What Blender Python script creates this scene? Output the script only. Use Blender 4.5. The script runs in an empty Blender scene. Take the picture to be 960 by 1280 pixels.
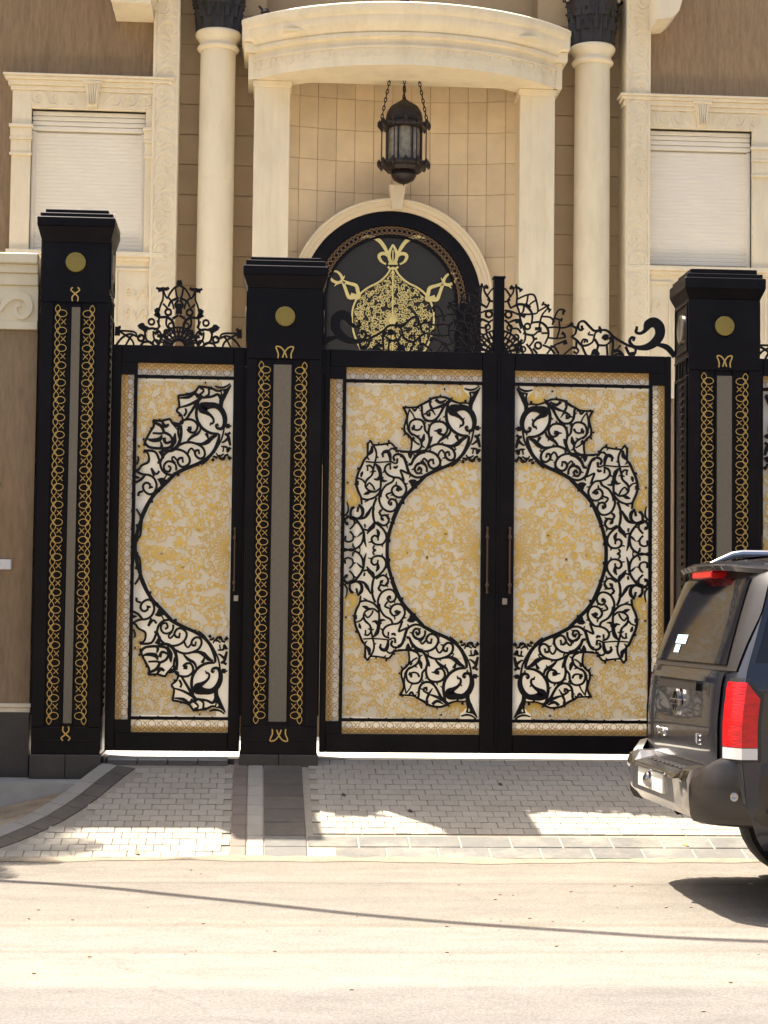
import bpy, math, random
from mathutils import Vector, Matrix
R = math.radians
random.seed(7)
SC = bpy.context.scene
COL = SC.collection

# ------------------------------------------------------------------ camera
F, IW, IH = 2350.0, 960.0, 1280.0
YAW, PITCH, ROLL = R(3.94), R(3.215), 0.0122
CAM = Vector((0.0, -15.06, 1.12))
fw = Vector((math.sin(YAW)*math.cos(PITCH), math.cos(YAW)*math.cos(PITCH), math.sin(PITCH)))
r0 = Vector((math.cos(YAW), -math.sin(YAW), 0)); u0 = r0.cross(fw)
cr = r0*math.cos(ROLL) + u0*math.sin(ROLL)
cu = -r0*math.sin(ROLL) + u0*math.cos(ROLL)
cd = bpy.data.cameras.new('camera'); co = bpy.data.objects.new('camera', cd); COL.objects.link(co)
co.matrix_world = Matrix(((cr.x, cu.x, -fw.x, CAM.x), (cr.y, cu.y, -fw.y, CAM.y), (cr.z, cu.z, -fw.z, CAM.z), (0, 0, 0, 1)))
cd.sensor_fit = 'AUTO'; cd.sensor_width = 36; cd.lens = F/IH*36; cd.clip_end = 2000; cd.clip_start = 0.1
SC.camera = co
SC.render.resolution_x, SC.render.resolution_y = 768, 1024

# ------------------------------------------------------------------ light
SA, SB = 0.355, 0.325                       # a point z metres up throws its shadow z*SA right and z*SB towards the street
to_sun = Vector((-SA, SB, 1)).normalized()
w = bpy.data.worlds.new('World'); SC.world = w; w.use_nodes = True
nt = w.node_tree; nt.nodes.clear()
sky = nt.nodes.new('ShaderNodeTexSky'); sky.sky_type = 'NISHITA'; sky.sun_disc = False
sky.sun_elevation = math.asin(to_sun.z); sky.sun_rotation = math.atan2(to_sun.x, to_sun.y)
sky.dust_density = 7.0; sky.air_density = 1.0; sky.ozone_density = 1.0
bg = nt.nodes.new('ShaderNodeBackground'); bg.inputs[1].default_value = 0.09
out = nt.nodes.new('ShaderNodeOutputWorld')
nt.links.new(sky.outputs[0], bg.inputs[0]); nt.links.new(bg.outputs[0], out.inputs[0])
sl = bpy.data.lights.new('sun', 'SUN'); sl.energy = 4.8; sl.angle = R(0.5); sl.color = (1.0, 0.92, 0.80)
so = bpy.data.objects.new('sun', sl); COL.objects.link(so)
so.rotation_euler = to_sun.to_track_quat('Z', 'Y').to_euler(); so.location = (0, 0, 30)
SC.view_settings.view_transform = 'Standard'; SC.view_settings.look = 'None'
SC.view_settings.exposure = 1.85; SC.view_settings.gamma = 1.0

# ------------------------------------------------------------------ helpers
def ray(px, py): return (fw + cr*((px-480)/F) + cu*((640-py)/F))
def G(px, py, Y=0.0):                        # point of the plane Y seen at a pixel of the photograph
    d = ray(px, py); t = (Y-CAM.y)/d.y
    return CAM + d*t
def onz(px, py, z):
    d = ray(px, py); t = (z-CAM.z)/d.z
    return CAM + d*t

def lin(c):
    c = c/255.0
    return c/12.92 if c <= 0.04045 else ((c+0.055)/1.055)**2.4
def rgb(r, g, b): return (lin(r), lin(g), lin(b), 1)

def mat(name, col, rough=0.6, metal=0.0, var=0.0, vscale=4.0, bump=0.0, bscale=40.0, stretch=(1, 1, 1), spec=0.5,
        rand=0.0, dirt=None, dscale=1.5, damt=0.4, coat=0.0, transl=0.0, rvar=0.0):
    m = bpy.data.materials.new(name); m.use_nodes = True
    t = m.node_tree; N = t.nodes; L = t.links
    b = N['Principled BSDF']
    b.inputs['Roughness'].default_value = rough; b.inputs['Metallic'].default_value = metal
    b.inputs['Specular IOR Level'].default_value = spec
    if coat: b.inputs['Coat Weight'].default_value = coat; b.inputs['Coat Roughness'].default_value = 0.04
    c = N.new('ShaderNodeRGB'); c.outputs[0].default_value = col; cur = c.outputs[0]
    if var or bump or dirt or rvar:
        tc = N.new('ShaderNodeTexCoord'); mp = N.new('ShaderNodeMapping'); mp.inputs['Scale'].default_value = stretch
        ge = N.new('ShaderNodeNewGeometry')
        L.new(ge.outputs['Position'], mp.inputs[0])
        src = mp.outputs[0]
    if var:
        n = N.new('ShaderNodeTexNoise'); n.inputs['Scale'].default_value = vscale; n.inputs['Detail'].default_value = 6
        n.inputs['Roughness'].default_value = 0.65; L.new(src, n.inputs['Vector'])
        mr = N.new('ShaderNodeMapRange'); mr.inputs[1].default_value = 0.25; mr.inputs[2].default_value = 0.75
        mr.inputs[3].default_value = 1-var; mr.inputs[4].default_value = 1+var; L.new(n.outputs[0], mr.inputs[0])
        h = N.new('ShaderNodeVectorMath'); h.operation = 'SCALE'; L.new(cur, h.inputs[0]); L.new(mr.outputs[0], h.inputs['Scale'])
        cur = h.outputs[0]
    if dirt:
        n2 = N.new('ShaderNodeTexNoise'); n2.inputs['Scale'].default_value = dscale; n2.inputs['Detail'].default_value = 8
        n2.inputs['Roughness'].default_value = 0.7; L.new(src, n2.inputs['Vector'])
        m2 = N.new('ShaderNodeMapRange'); m2.inputs[1].default_value = 0.48; m2.inputs[2].default_value = 0.72
        m2.inputs[3].default_value = 0; m2.inputs[4].default_value = damt; L.new(n2.outputs[0], m2.inputs[0])
        mx = N.new('ShaderNodeMix'); mx.data_type = 'RGBA'; L.new(m2.outputs[0], mx.inputs[0]); L.new(cur, mx.inputs[6])
        mx.inputs[7].default_value = dirt; cur = mx.outputs[2]
    if rand:
        oi = N.new('ShaderNodeObjectInfo'); m3 = N.new('ShaderNodeMapRange'); m3.inputs[3].default_value = 1-rand; m3.inputs[4].default_value = 1+rand
        L.new(oi.outputs['Random'], m3.inputs[0])
        h = N.new('ShaderNodeVectorMath'); h.operation = 'SCALE'; L.new(cur, h.inputs[0]); L.new(m3.outputs[0], h.inputs['Scale']); cur = h.outputs[0]
    L.new(cur, b.inputs['Base Color'])
    if rvar:
        n4 = N.new('ShaderNodeTexNoise'); n4.inputs['Scale'].default_value = 3; n4.inputs['Detail'].default_value = 6; L.new(src, n4.inputs['Vector'])
        m4 = N.new('ShaderNodeMapRange'); m4.inputs[3].default_value = max(0, rough-rvar); m4.inputs[4].default_value = rough+rvar
        L.new(n4.outputs[0], m4.inputs[0]); L.new(m4.outputs[0], b.inputs['Roughness'])
    if bump:
        n5 = N.new('ShaderNodeTexNoise'); n5.inputs['Scale'].default_value = bscale; n5.inputs['Detail'].default_value = 5; L.new(src, n5.inputs['Vector'])
        bp = N.new('ShaderNodeBump'); bp.inputs['Strength'].default_value = bump; bp.inputs['Distance'].default_value = 0.01
        L.new(n5.outputs[0], bp.inputs['Height']); L.new(bp.outputs[0], b.inputs['Normal'])
    if transl:
        tr = N.new('ShaderNodeBsdfTranslucent'); L.new(cur, tr.inputs[0])
        ms = N.new('ShaderNodeMixShader'); ms.inputs[0].default_value = transl
        L.new(b.outputs[0], ms.inputs[1]); L.new(tr.outputs[0], ms.inputs[2])
        L.new(ms.outputs[0], N['Material Output'].inputs[0])
    return m

class MB:
    def __init__(s): s.v = []; s.f = []; s.n = 0
    def add(s, vs, fs):
        n = len(s.v); s.v += [tuple(v) for v in vs]; s.f += [tuple(i+n for i in f) for f in fs]; return s
    def box(s, x0, x1, y0, y1, z0, z1, bv=0.0):
        if x0 > x1: x0, x1 = x1, x0
        if y0 > y1: y0, y1 = y1, y0
        if z0 > z1: z0, z1 = z1, z0
        bv = min(bv, (x1-x0)*.3, (y1-y0)*.3, (z1-z0)*.3)
        if bv <= 0:
            return s.add([(x0,y0,z0),(x1,y0,z0),(x1,y1,z0),(x0,y1,z0),(x0,y0,z1),(x1,y0,z1),(x1,y1,z1),(x0,y1,z1)],
                         [(0,3,2,1),(4,5,6,7),(0,1,5,4),(1,2,6,5),(2,3,7,6),(3,0,4,7)])
        # chamfered box: three quads per corner family
        V = []; idx = {}
        for ix, (xa, sx) in enumerate(((x0, 1), (x1, -1))):
            for iy, (ya, sy) in enumerate(((y0, 1), (y1, -1))):
                for iz, (za, sz) in enumerate(((z0, 1), (z1, -1))):
                    for a in range(3):
                        p = [xa+sx*bv, ya+sy*bv, za+sz*bv]; p[a] = (xa, ya, za)[a]
                        idx[ix, iy, iz, a] = len(V); V.append(p)
        Fs = []
        for a in range(3):
            b_, c_ = (a+1) % 3, (a+2) % 3
            for e in (0, 1):
                q = []
                for (p, r) in ((0, 0), (1, 0), (1, 1), (0, 1)):
                    k = [0, 0, 0]; k[a] = e; k[b_] = p; k[c_] = r; q.append(idx[k[0], k[1], k[2], a])
                Fs.append(q if e else q[::-1])
        for a in range(3):
            b_, c_ = (a+1) % 3, (a+2) % 3
            for p in (0, 1):
                for r in (0, 1):
                    k0 = [0, 0, 0]; k0[b_] = p; k0[c_] = r; k1 = k0[:]; k1[a] = 1
                    q = [idx[k0[0], k0[1], k0[2], b_], idx[k1[0], k1[1], k1[2], b_], idx[k1[0], k1[1], k1[2], c_], idx[k0[0], k0[1], k0[2], c_]]
                    Fs.append(q if (p + r) % 2 == 0 else q[::-1])
        for ix in (0, 1):
            for iy in (0, 1):
                for iz in (0, 1):
                    q = [idx[ix, iy, iz, 0], idx[ix, iy, iz, 1], idx[ix, iy, iz, 2]]
                    Fs.append(q if (ix+iy+iz) % 2 else q[::-1])
        return s.add(V, Fs)
    def prism(s, poly, y0, y1):              # polygon (x,z) extruded in y; poly anticlockwise seen from the front (-y)
        n = len(poly)
        vs = [(x, y0, z) for x, z in poly] + [(x, y1, z) for x, z in poly]
        fs = [tuple(range(n)), tuple(range(2*n-1, n-1, -1))]
        fs += [(i, i+n, (i+1) % n+n, (i+1) % n) for i in range(n)]
        return s.add(vs, fs)
    def hprism(s, poly, z0, z1):             # polygon (x,y) extruded in z, anticlockwise from above
        n = len(poly)
        vs = [(x, y, z0) for x, y in poly] + [(x, y, z1) for x, y in poly]
        fs = [tuple(range(n-1, -1, -1)), tuple(range(n, 2*n))]
        fs += [(i, (i+1) % n, (i+1) % n+n, i+n) for i in range(n)]
        return s.add(vs, fs)
    def lathe(s, prof, cx, cy, n=24, z=0.0, a0=0.0, a1=2*math.pi):      # prof: (radius, z) bottom to top
        full = abs(a1-a0-2*math.pi) < 1e-6; m = n if full else n+1
        vs = []
        for r, zz in prof:
            for i in range(m):
                a = a0+(a1-a0)*i/n
                vs.append((cx+r*math.cos(a), cy+r*math.sin(a), z+zz))
        fs = []
        for j in range(len(prof)-1):
            for i in range(n):
                i2 = (i+1) % m
                fs.append((j*m+i, j*m+i2, (j+1)*m+i2, (j+1)*m+i))
        if full:
            fs.append(tuple(range(m-1, -1, -1))); k = (len(prof)-1)*m; fs.append(tuple(range(k, k+m)))
        return s.add(vs, fs)
    def tube(s, pts, r, n=8):
        pts = [Vector(p) for p in pts]; vs = []; fs = []
        up = Vector((0, 0, 1)); prev = None
        for i, p in enumerate(pts):
            d = (pts[min(i+1, len(pts)-1)]-pts[max(i-1, 0)]).normalized()
            a = d.cross(up if abs(d.dot(up)) < .95 else Vector((1, 0, 0))).normalized()
            if prev is not None:
                a2 = (prev-d*prev.dot(d))
                if a2.length > 1e-4: a = a2.normalized()
            prev = a; b = d.cross(a)
            rr = r[i] if isinstance(r, (list, tuple)) else r
            for k in range(n):
                t = 2*math.pi*k/n
                vs.append(p+a*math.cos(t)*rr+b*math.sin(t)*rr)
        for i in range(len(pts)-1):
            for k in range(n):
                fs.append((i*n+k, i*n+(k+1) % n, (i+1)*n+(k+1) % n, (i+1)*n+k))
        fs.append(tuple(range(n-1, -1, -1))); fs.append(tuple(range((len(pts)-1)*n, len(pts)*n)))
        return s.add(vs, fs)
    def stroke(s, pts, w, y0, y1, sub=4, smooth=True, back=True):
        """flat cut-metal band along (x,z) points; w one width or one per point; front face at y0, back at y1"""
        ws = list(w) if isinstance(w, (list, tuple)) else [w]*len(pts)
        s.n += 1; y0 -= (s.n*7 % 41)*.00005      # neighbouring bands never share a plane
        if smooth and len(pts) > 2:
            P, W = [], []
            for i in range(len(pts)-1):
                p0 = pts[max(i-1, 0)]; p1 = pts[i]; p2 = pts[i+1]; p3 = pts[min(i+2, len(pts)-1)]
                for k in range(sub):
                    t = k/sub
                    q = [0.5*((2*p1[a])+(-p0[a]+p2[a])*t+(2*p0[a]-5*p1[a]+4*p2[a]-p3[a])*t*t+(-p0[a]+3*p1[a]-3*p2[a]+p3[a])*t**3) for a in (0, 1)]
                    P.append(q); W.append(ws[i]+(ws[i+1]-ws[i])*t)
            P.append(list(pts[-1])); W.append(ws[-1])
        else: P, W = [list(p) for p in pts], ws
        vs = []; n = len(P)
        for i in range(n):
            a = P[max(i-1, 0)]; b = P[min(i+1, n-1)]
            dx, dz = b[0]-a[0], b[1]-a[1]; l = math.hypot(dx, dz) or 1
            nx, nz = -dz/l*W[i]/2, dx/l*W[i]/2
            x, z = P[i]
            vs += [(x+nx, y0, z+nz), (x-nx, y0, z-nz), (x-nx, y1, z-nz), (x+nx, y1, z+nz)]
        fs = []
        for i in range(n-1):
            a, b = 4*i, 4*i+4
            fs += [(a, a+1, b+1, b), (a+1, a+2, b+2, b+1), (a+3, a, b, b+3)]
            if back: fs.append((a+2, a+3, b+3, b+2))
        fs += [(0, 3, 2, 1), (4*n-4, 4*n-3, 4*n-2, 4*n-1)]
        return s.add(vs, fs)
    def disc(s, x, z, r, y0, y1, n=12):
        return s.prism([(x+r*math.cos(2*math.pi*i/n), z+r*math.sin(2*math.pi*i/n)) for i in range(n)], y0, y1)
    def ringxz(s, x, z, r, wd, y0, y1, n=14):
        pts = [(x+r*math.cos(2*math.pi*i/n), z+r*math.sin(2*math.pi*i/n)) for i in range(n+1)]
        return s.stroke(pts, wd, y0, y1, smooth=False)
    def build(s, name, m, parent=None, smooth=False, kind=None, label=None, loc=None):
        me = bpy.data.meshes.new(name); me.from_pydata(s.v, [], s.f); me.update()
        if isinstance(m, (list, tuple)):
            for k in m: me.materials.append(k)
        else: me.materials.append(m)
        if smooth:
            for p in me.polygons: p.use_smooth = True
            try: me.set_sharp_from_angle(angle=R(35))
            except Exception: pass
        o = bpy.data.objects.new(name, me); COL.objects.link(o)
        if parent is not None: o.parent = parent
        if kind: o['kind'] = kind
        if label: o['label'] = label
        if loc: o.location = loc
        return o

def tag(o, label, cat, group=None):
    o['label'] = label; o['category'] = cat
    if group: o['group'] = group
    return o
def thing(name, loc, label, cat, group=None):
    o = bpy.data.objects.new(name, None); COL.objects.link(o); o.location = loc; o.empty_display_size = .1
    return tag(o, label, cat, group)
class At:                                     # builder under an Empty: meshes are made in world coordinates, then moved into the Empty's frame
    def __init__(s, root): s.root = root; s.o = root.location.copy()
    def put(s, mb, name, m, parent=None, **k):
        o = s.o
        mb.v = [(x-o.x, y-o.y, z-o.z) for x, y, z in mb.v]
        return mb.build(name, m, parent or s.root, **k)
def clone(me_obj, parent, loc=None, rot=None):
    c = me_obj.copy(); COL.objects.link(c); c.parent = parent
    if loc is not None: c.location = loc
    if rot is not None: c.rotation_euler = rot
    return c
def inside(p, poly):
    x, z = p; c = False; j = len(poly)-1
    for i in range(len(poly)):
        a, b = poly[i], poly[j]
        if (a[1] > z) != (b[1] > z) and x < (b[0]-a[0])*(z-a[1])/(b[1]-a[1])+a[0]: c = not c
        j = i
    return c

# ------------------------------------------------------------------ materials
M = {}
M['stone'] = mat('cream_stone', (.79, .68, .475, 1), .75, var=.07, vscale=3.5, bump=.15, bscale=60, stretch=(1.6, 1.6, .45), dirt=(.42, .30, .16, 1), dscale=2.0, damt=.26)
M['tile'] = mat('sand_tile', (.72, .56, .345, 1), .6, var=.12, vscale=3, bump=.12, bscale=70, rand=.07)
M['stone_tan'] = mat('tan_stone', (.68, .56, .37, 1), .75, var=.06, vscale=2.5, bump=.12, bscale=60)
M['joint'] = mat('tile_joint', (.38, .27, .15, 1), .9)
M['stucco'] = mat('brown_stucco', (.265, .178, .098, 1), .9, var=.26, vscale=9, stretch=(3.5, 3.5, .5), bump=.8, bscale=60, dirt=(.11, .07, .04, 1), dscale=.6, damt=.4)
M['stucco_tan'] = mat('tan_stucco', (.32, .215, .12, 1), .9, var=.24, vscale=9, stretch=(3.5, 3.5, .6), bump=.8, bscale=60, dirt=(.13, .085, .05, 1), dscale=.6, damt=.45)
M['niche'] = mat('niche_stone', (.47, .345, .20, 1), .8, var=.1, vscale=3, bump=.1, rand=.05)
M['shutter'] = mat('roller_shutter_paint', (.80, .725, .58, 1), .55, var=.04, vscale=2)
M['black'] = mat('black_paint', (.0034, .0023, .0038, 1), .36, var=.3, vscale=5, rvar=.10, spec=.15, dirt=(.016, .013, .011, 1), dscale=2.2, damt=.45)
M['iron'] = mat('wrought_black', (.006, .005, .006, 1), .45, spec=.2)
M['gold'] = mat('brass', (.60, .39, .11, 1), .42, metal=.45, var=.12, vscale=12)
M['goldp'] = mat('gilt_line', (.88, .57, .12, 1), .45, metal=.0, var=.15, vscale=14)
M['golddeep'] = mat('gilt_border_line', (.50, .28, .065, 1), .45, metal=.1)
M['coin'] = mat('brass_disc', (.27, .20, .045, 1), .38, metal=.5, var=.15, vscale=30, bump=.2, bscale=90)
M['panel'] = mat('cream_panel', (.85, .82, .75, 1), .5, var=.03, vscale=3, transl=.35)
M['sheet'] = mat('pale_gilt_sheet', (.95, .87, .68, 1), .5, var=.04, vscale=11, dirt=(.94, .76, .44, 1), dscale=5, damt=.5, transl=.3)
M['sheet_deep'] = mat('gilt_edge_sheet', (.88, .64, .27, 1), .45, var=.10, vscale=14, transl=.2)
M['goldbright'] = mat('bright_brass', (.74, .60, .24, 1), .4, metal=.35)
M['mesh'] = mat('grey_mesh', (.175, .142, .092, 1), .6, var=.12, vscale=40, bump=.4, bscale=150)
M['marble'] = mat('white_marble', (.80, .76, .68, 1), .3, var=.05, vscale=4)
M['glassdark'] = mat('dark_glass', (.034, .031, .029, 1), .25, var=.1, vscale=3, spec=.2)
M['steel'] = mat('brushed_steel', (.35, .33, .30, 1), .3, metal=1)
M['bronze'] = mat('dark_bronze', (.020, .012, .010, 1), .45, metal=.3)
M['lampglass'] = mat('frosted_glass', (.40, .35, .26, 1), .2, var=.45, vscale=18, transl=.4)
M['blackstone'] = mat('black_granite', (.022, .021, .021, 1), .35, var=.3, vscale=60, dirt=(.10, .085, .07, 1), dscale=3, damt=.3)
M['white'] = mat('white_plastic', (.75, .74, .70, 1), .5)
# ------------------------------------------------------------------ ground
ZR = -0.53                                    # road level (gate threshold is 0)
YE = -2.13                                    # street edge of the ramp
SLOPE = (0.0-ZR)/(-0.06-YE)
def rampz(y): return ZR + (y-YE)*SLOPE
def onramp(px, py):
    d = ray(px, py); t = (ZR-CAM.z + (CAM.y-YE)*SLOPE)/(d.z-d.y*SLOPE)
    return CAM + d*t

def road_material():
    m = bpy.data.materials.new('sandy_asphalt'); m.use_nodes = True
    t = m.node_tree; N = t.nodes; L = t.links; b = N['Principled BSDF']; b.inputs['Roughness'].default_value = .9
    g = N.new('ShaderNodeNewGeometry'); sp = N.new('ShaderNodeSeparateXYZ'); L.new(g.outputs['Position'], sp.inputs[0])
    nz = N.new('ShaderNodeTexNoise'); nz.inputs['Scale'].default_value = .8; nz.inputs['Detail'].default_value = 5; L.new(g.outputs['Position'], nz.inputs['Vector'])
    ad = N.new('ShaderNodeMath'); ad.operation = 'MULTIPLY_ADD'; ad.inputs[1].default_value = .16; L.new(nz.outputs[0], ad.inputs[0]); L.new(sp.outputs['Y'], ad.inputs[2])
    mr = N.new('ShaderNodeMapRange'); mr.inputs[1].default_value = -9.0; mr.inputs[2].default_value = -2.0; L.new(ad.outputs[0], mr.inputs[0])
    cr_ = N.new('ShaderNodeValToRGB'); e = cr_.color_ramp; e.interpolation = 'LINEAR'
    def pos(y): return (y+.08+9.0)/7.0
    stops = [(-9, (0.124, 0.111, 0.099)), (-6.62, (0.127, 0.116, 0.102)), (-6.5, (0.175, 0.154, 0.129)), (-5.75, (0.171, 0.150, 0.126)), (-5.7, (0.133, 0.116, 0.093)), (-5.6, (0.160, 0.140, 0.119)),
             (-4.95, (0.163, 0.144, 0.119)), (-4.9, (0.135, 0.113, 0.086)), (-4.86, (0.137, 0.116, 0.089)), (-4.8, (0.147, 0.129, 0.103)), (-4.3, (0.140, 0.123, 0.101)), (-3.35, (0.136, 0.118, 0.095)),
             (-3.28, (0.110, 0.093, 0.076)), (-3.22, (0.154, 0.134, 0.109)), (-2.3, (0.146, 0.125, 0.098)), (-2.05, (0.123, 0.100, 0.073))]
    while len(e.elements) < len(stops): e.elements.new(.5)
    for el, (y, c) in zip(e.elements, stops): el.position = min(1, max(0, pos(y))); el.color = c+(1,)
    L.new(mr.outputs[0], cr_.inputs[0])
    n2 = N.new('ShaderNodeTexNoise'); n2.inputs['Scale'].default_value = 60; n2.inputs['Detail'].default_value = 6; n2.inputs['Roughness'].default_value = .75
    L.new(g.outputs['Position'], n2.inputs['Vector'])
    m2 = N.new('ShaderNodeMapRange'); m2.inputs[1].default_value = .3; m2.inputs[2].default_value = .7; m2.inputs[3].default_value = .70; m2.inputs[4].default_value = 1.22; L.new(n2.outputs[0], m2.inputs[0])
    mp = N.new('ShaderNodeMapping'); mp.inputs['Scale'].default_value = (.6, 1.6, 1); L.new(g.outputs['Position'], mp.inputs[0])
    n3 = N.new('ShaderNodeTexNoise'); n3.inputs['Scale'].default_value = 3.2; n3.inputs['Detail'].default_value = 8; n3.inputs['Roughness'].default_value = .7; L.new(mp.outputs[0], n3.inputs['Vector'])
    m3 = N.new('ShaderNodeMapRange'); m3.inputs[1].default_value = .3; m3.inputs[2].default_value = .7; m3.inputs[3].default_value = .80; m3.inputs[4].default_value = 1.16; L.new(n3.outputs[0], m3.inputs[0])
    mu = N.new('ShaderNodeMath'); mu.operation = 'MULTIPLY'; L.new(m2.outputs[0], mu.inputs[0]); L.new(m3.outputs[0], mu.inputs[1])
    nd = N.new('ShaderNodeTexNoise'); nd.inputs['Scale'].default_value = 2.5; nd.inputs['Detail'].default_value = 6; L.new(g.outputs['Position'], nd.inputs['Vector'])
    va = N.new('ShaderNodeVectorMath'); va.operation = 'MULTIPLY_ADD'; va.inputs[1].default_value = (.5, .5, 0); L.new(nd.outputs[1], va.inputs[0]); L.new(g.outputs['Position'], va.inputs[2])
    vo = N.new('ShaderNodeTexVoronoi'); vo.feature = 'DISTANCE_TO_EDGE'; vo.inputs['Scale'].default_value = .55; L.new(va.outputs[0], vo.inputs['Vector'])
    mc = N.new('ShaderNodeMapRange'); mc.inputs[1].default_value = .0; mc.inputs[2].default_value = .010; mc.inputs[3].default_value = .85; mc.inputs[4].default_value = 1; L.new(vo.outputs['Distance'], mc.inputs[0])
    nk = N.new('ShaderNodeTexNoise'); nk.inputs['Scale'].default_value = 1.1; L.new(g.outputs['Position'], nk.inputs['Vector'])
    mk = N.new('ShaderNodeMapRange'); mk.inputs[1].default_value = .45; mk.inputs[2].default_value = .58; L.new(nk.outputs[0], mk.inputs[0])
    mm = N.new('ShaderNodeMix'); mm.inputs[2].default_value = 1.0; L.new(mk.outputs[0], mm.inputs[0]); L.new(mc.outputs[0], mm.inputs[3])
    n9 = N.new('ShaderNodeTexVoronoi'); n9.inputs['Scale'].default_value = 75; L.new(g.outputs['Position'], n9.inputs['Vector'])
    m9 = N.new('ShaderNodeMapRange'); m9.inputs[1].default_value = .1; m9.inputs[2].default_value = .7; m9.inputs[3].default_value = 1.16; m9.inputs[4].default_value = .82; L.new(n9.outputs['Distance'], m9.inputs[0])
    mu2 = N.new('ShaderNodeMath'); mu2.operation = 'MULTIPLY'; L.new(mu.outputs[0], mu2.inputs[0]); L.new(mm.outputs[0], mu2.inputs[1])
    mu3 = N.new('ShaderNodeMath'); mu3.operation = 'MULTIPLY'; L.new(mu2.outputs[0], mu3.inputs[0]); L.new(m9.outputs[0], mu3.inputs[1])
    h = N.new('ShaderNodeVectorMath'); h.operation = 'SCALE'; L.new(cr_.outputs[0], h.inputs[0]); L.new(mu3.outputs[0], h.inputs['Scale'])
    L.new(h.outputs[0], b.inputs['Base Color'])
    bp = N.new('ShaderNodeBump'); bp.inputs['Strength'].default_value = .5; bp.inputs['Distance'].default_value = .01
    n4 = N.new('ShaderNodeTexNoise'); n4.inputs['Scale'].default_value = 120; n4.inputs['Detail'].default_value = 3; L.new(g.outputs['Position'], n4.inputs['Vector'])
    L.new(n4.outputs[0], bp.inputs['Height']); L.new(bp.outputs[0], b.inputs['Normal'])
    return m
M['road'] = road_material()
M['soil'] = mat('planter_soil', (.26, .19, .115, 1), .95, var=.35, vscale=8, bump=1.0, bscale=25, dirt=(.42, .33, .22, 1), dscale=2.5, damt=.8)
M['paver'] = mat('pale_paver', (.28, .25, .197, 1), .85, var=.12, vscale=14, bump=.3, bscale=90, rand=.07, dirt=(.25, .19, .125, 1), dscale=1.4, damt=.32)
M['pavebed'] = mat('paver_joint_sand', (.235, .205, .155, 1), .95, var=.15, vscale=20)
M['band_dark'] = mat('dark_paver', (.075, .064, .05, 1), .8, var=.14, vscale=9, rand=.12, bump=.3, bscale=80, dirt=(.20, .16, .11, 1), dscale=2, damt=.5)
M['band_brown'] = mat('brown_paver', (.15, .118, .092, 1), .8, var=.14, vscale=9, rand=.12, bump=.3, bscale=80)
M['band_light'] = mat('light_paver', (.27, .245, .20, 1), .85, var=.08, vscale=9, rand=.06, bump=.3, bscale=80)
M['slab_grey'] = mat('grey_slab', (.105, .10, .087, 1), .8, var=.14, vscale=7, rand=.10, bump=.3, bscale=80, dirt=(.36, .31, .23, 1), dscale=2, damt=.5)
M['grout'] = mat('pale_grout', (.28, .25, .19, 1), .9)
M['kerb'] = mat('kerb_concrete', (.36, .335, .285, 1), .9, var=.12, vscale=8, bump=.3, bscale=50)

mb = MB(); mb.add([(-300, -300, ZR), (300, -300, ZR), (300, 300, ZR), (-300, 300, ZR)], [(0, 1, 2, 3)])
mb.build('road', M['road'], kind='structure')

# ramp (driveway): bed sheet, pavers, bands, border slabs
XL0 = onramp(132, 957).x                      # left end of the ramp top
bed = MB()
left_edge = [onramp(*p) for p in ((132, 956), (110, 972), (85, 992), (55, 1012), (20, 1030), (-20, 1046), (-70, 1060), (-130, 1068))]
XR = 7.0
poly = [(p.x, p.y) for p in left_edge] + [(left_edge[-1].x, YE), (XR, YE), (XR, -.06)]
poly = [(x, max(YE, min(-.06, y))) for x, y in poly]
n = len(poly)
bed.add([(x, y, rampz(y)) for x, y in poly] + [(x, y, ZR-.25) for x, y in poly],
        [tuple(range(n))] + [(i, i+n, (i+1) % n+n, (i+1) % n) for i in range(n)])
drive = bed.build('driveway', M['pavebed'], kind='structure')
TILT = math.atan(SLOPE)
CS = math.cos(TILT)
def slab_mesh(name, w_, d_, h_, m, bv=.004):
    b = MB().box(-w_/2, w_/2, -d_/2, d_/2, -.02, h_, bv)
    me = bpy.data.meshes.new(name); me.from_pydata(b.v, [], b.f); me.materials.append(m); return me
def lay(name, me, x, y, parent, dz=0.0, rz=0.0):
    o = bpy.data.objects.new(name, me); COL.objects.link(o); o.parent = parent
    o.location = (x, y, rampz(y)+.004+dz); o.rotation_euler = (TILT, 0, rz)
    return o
# edge curve: a light kerb band outside, a dark band inside
def curve_offset(pts, d):
    res = []
    for i, p in enumerate(pts):
        a = pts[max(i-1, 0)]; b = pts[min(i+1, len(pts)-1)]
        t = Vector((b.x-a.x, b.y-a.y, 0)).normalized(); nrm = Vector((-t.y, t.x, 0))
        q = p+nrm*d; res.append(Vector((q.x, q.y, rampz(q.y))))
    return res
def catm(pts, sub=4):
    res = []
    for i in range(len(pts)-1):
        p0, p1, p2, p3 = pts[max(i-1, 0)], pts[i], pts[i+1], pts[min(i+2, len(pts)-1)]
        for k in range(sub):
            t = k/sub
            res.append(0.5*((2*p1)+(p2-p0)*t+(2*p0-5*p1+4*p2-p3)*t*t+(3*p1-p0-3*p2+p3)*t**3))
    return res+[pts[-1]]
ec = catm(left_edge, 3)
inner = curve_offset(ec, .10); inner2 = curve_offset(ec, .25)
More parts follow.
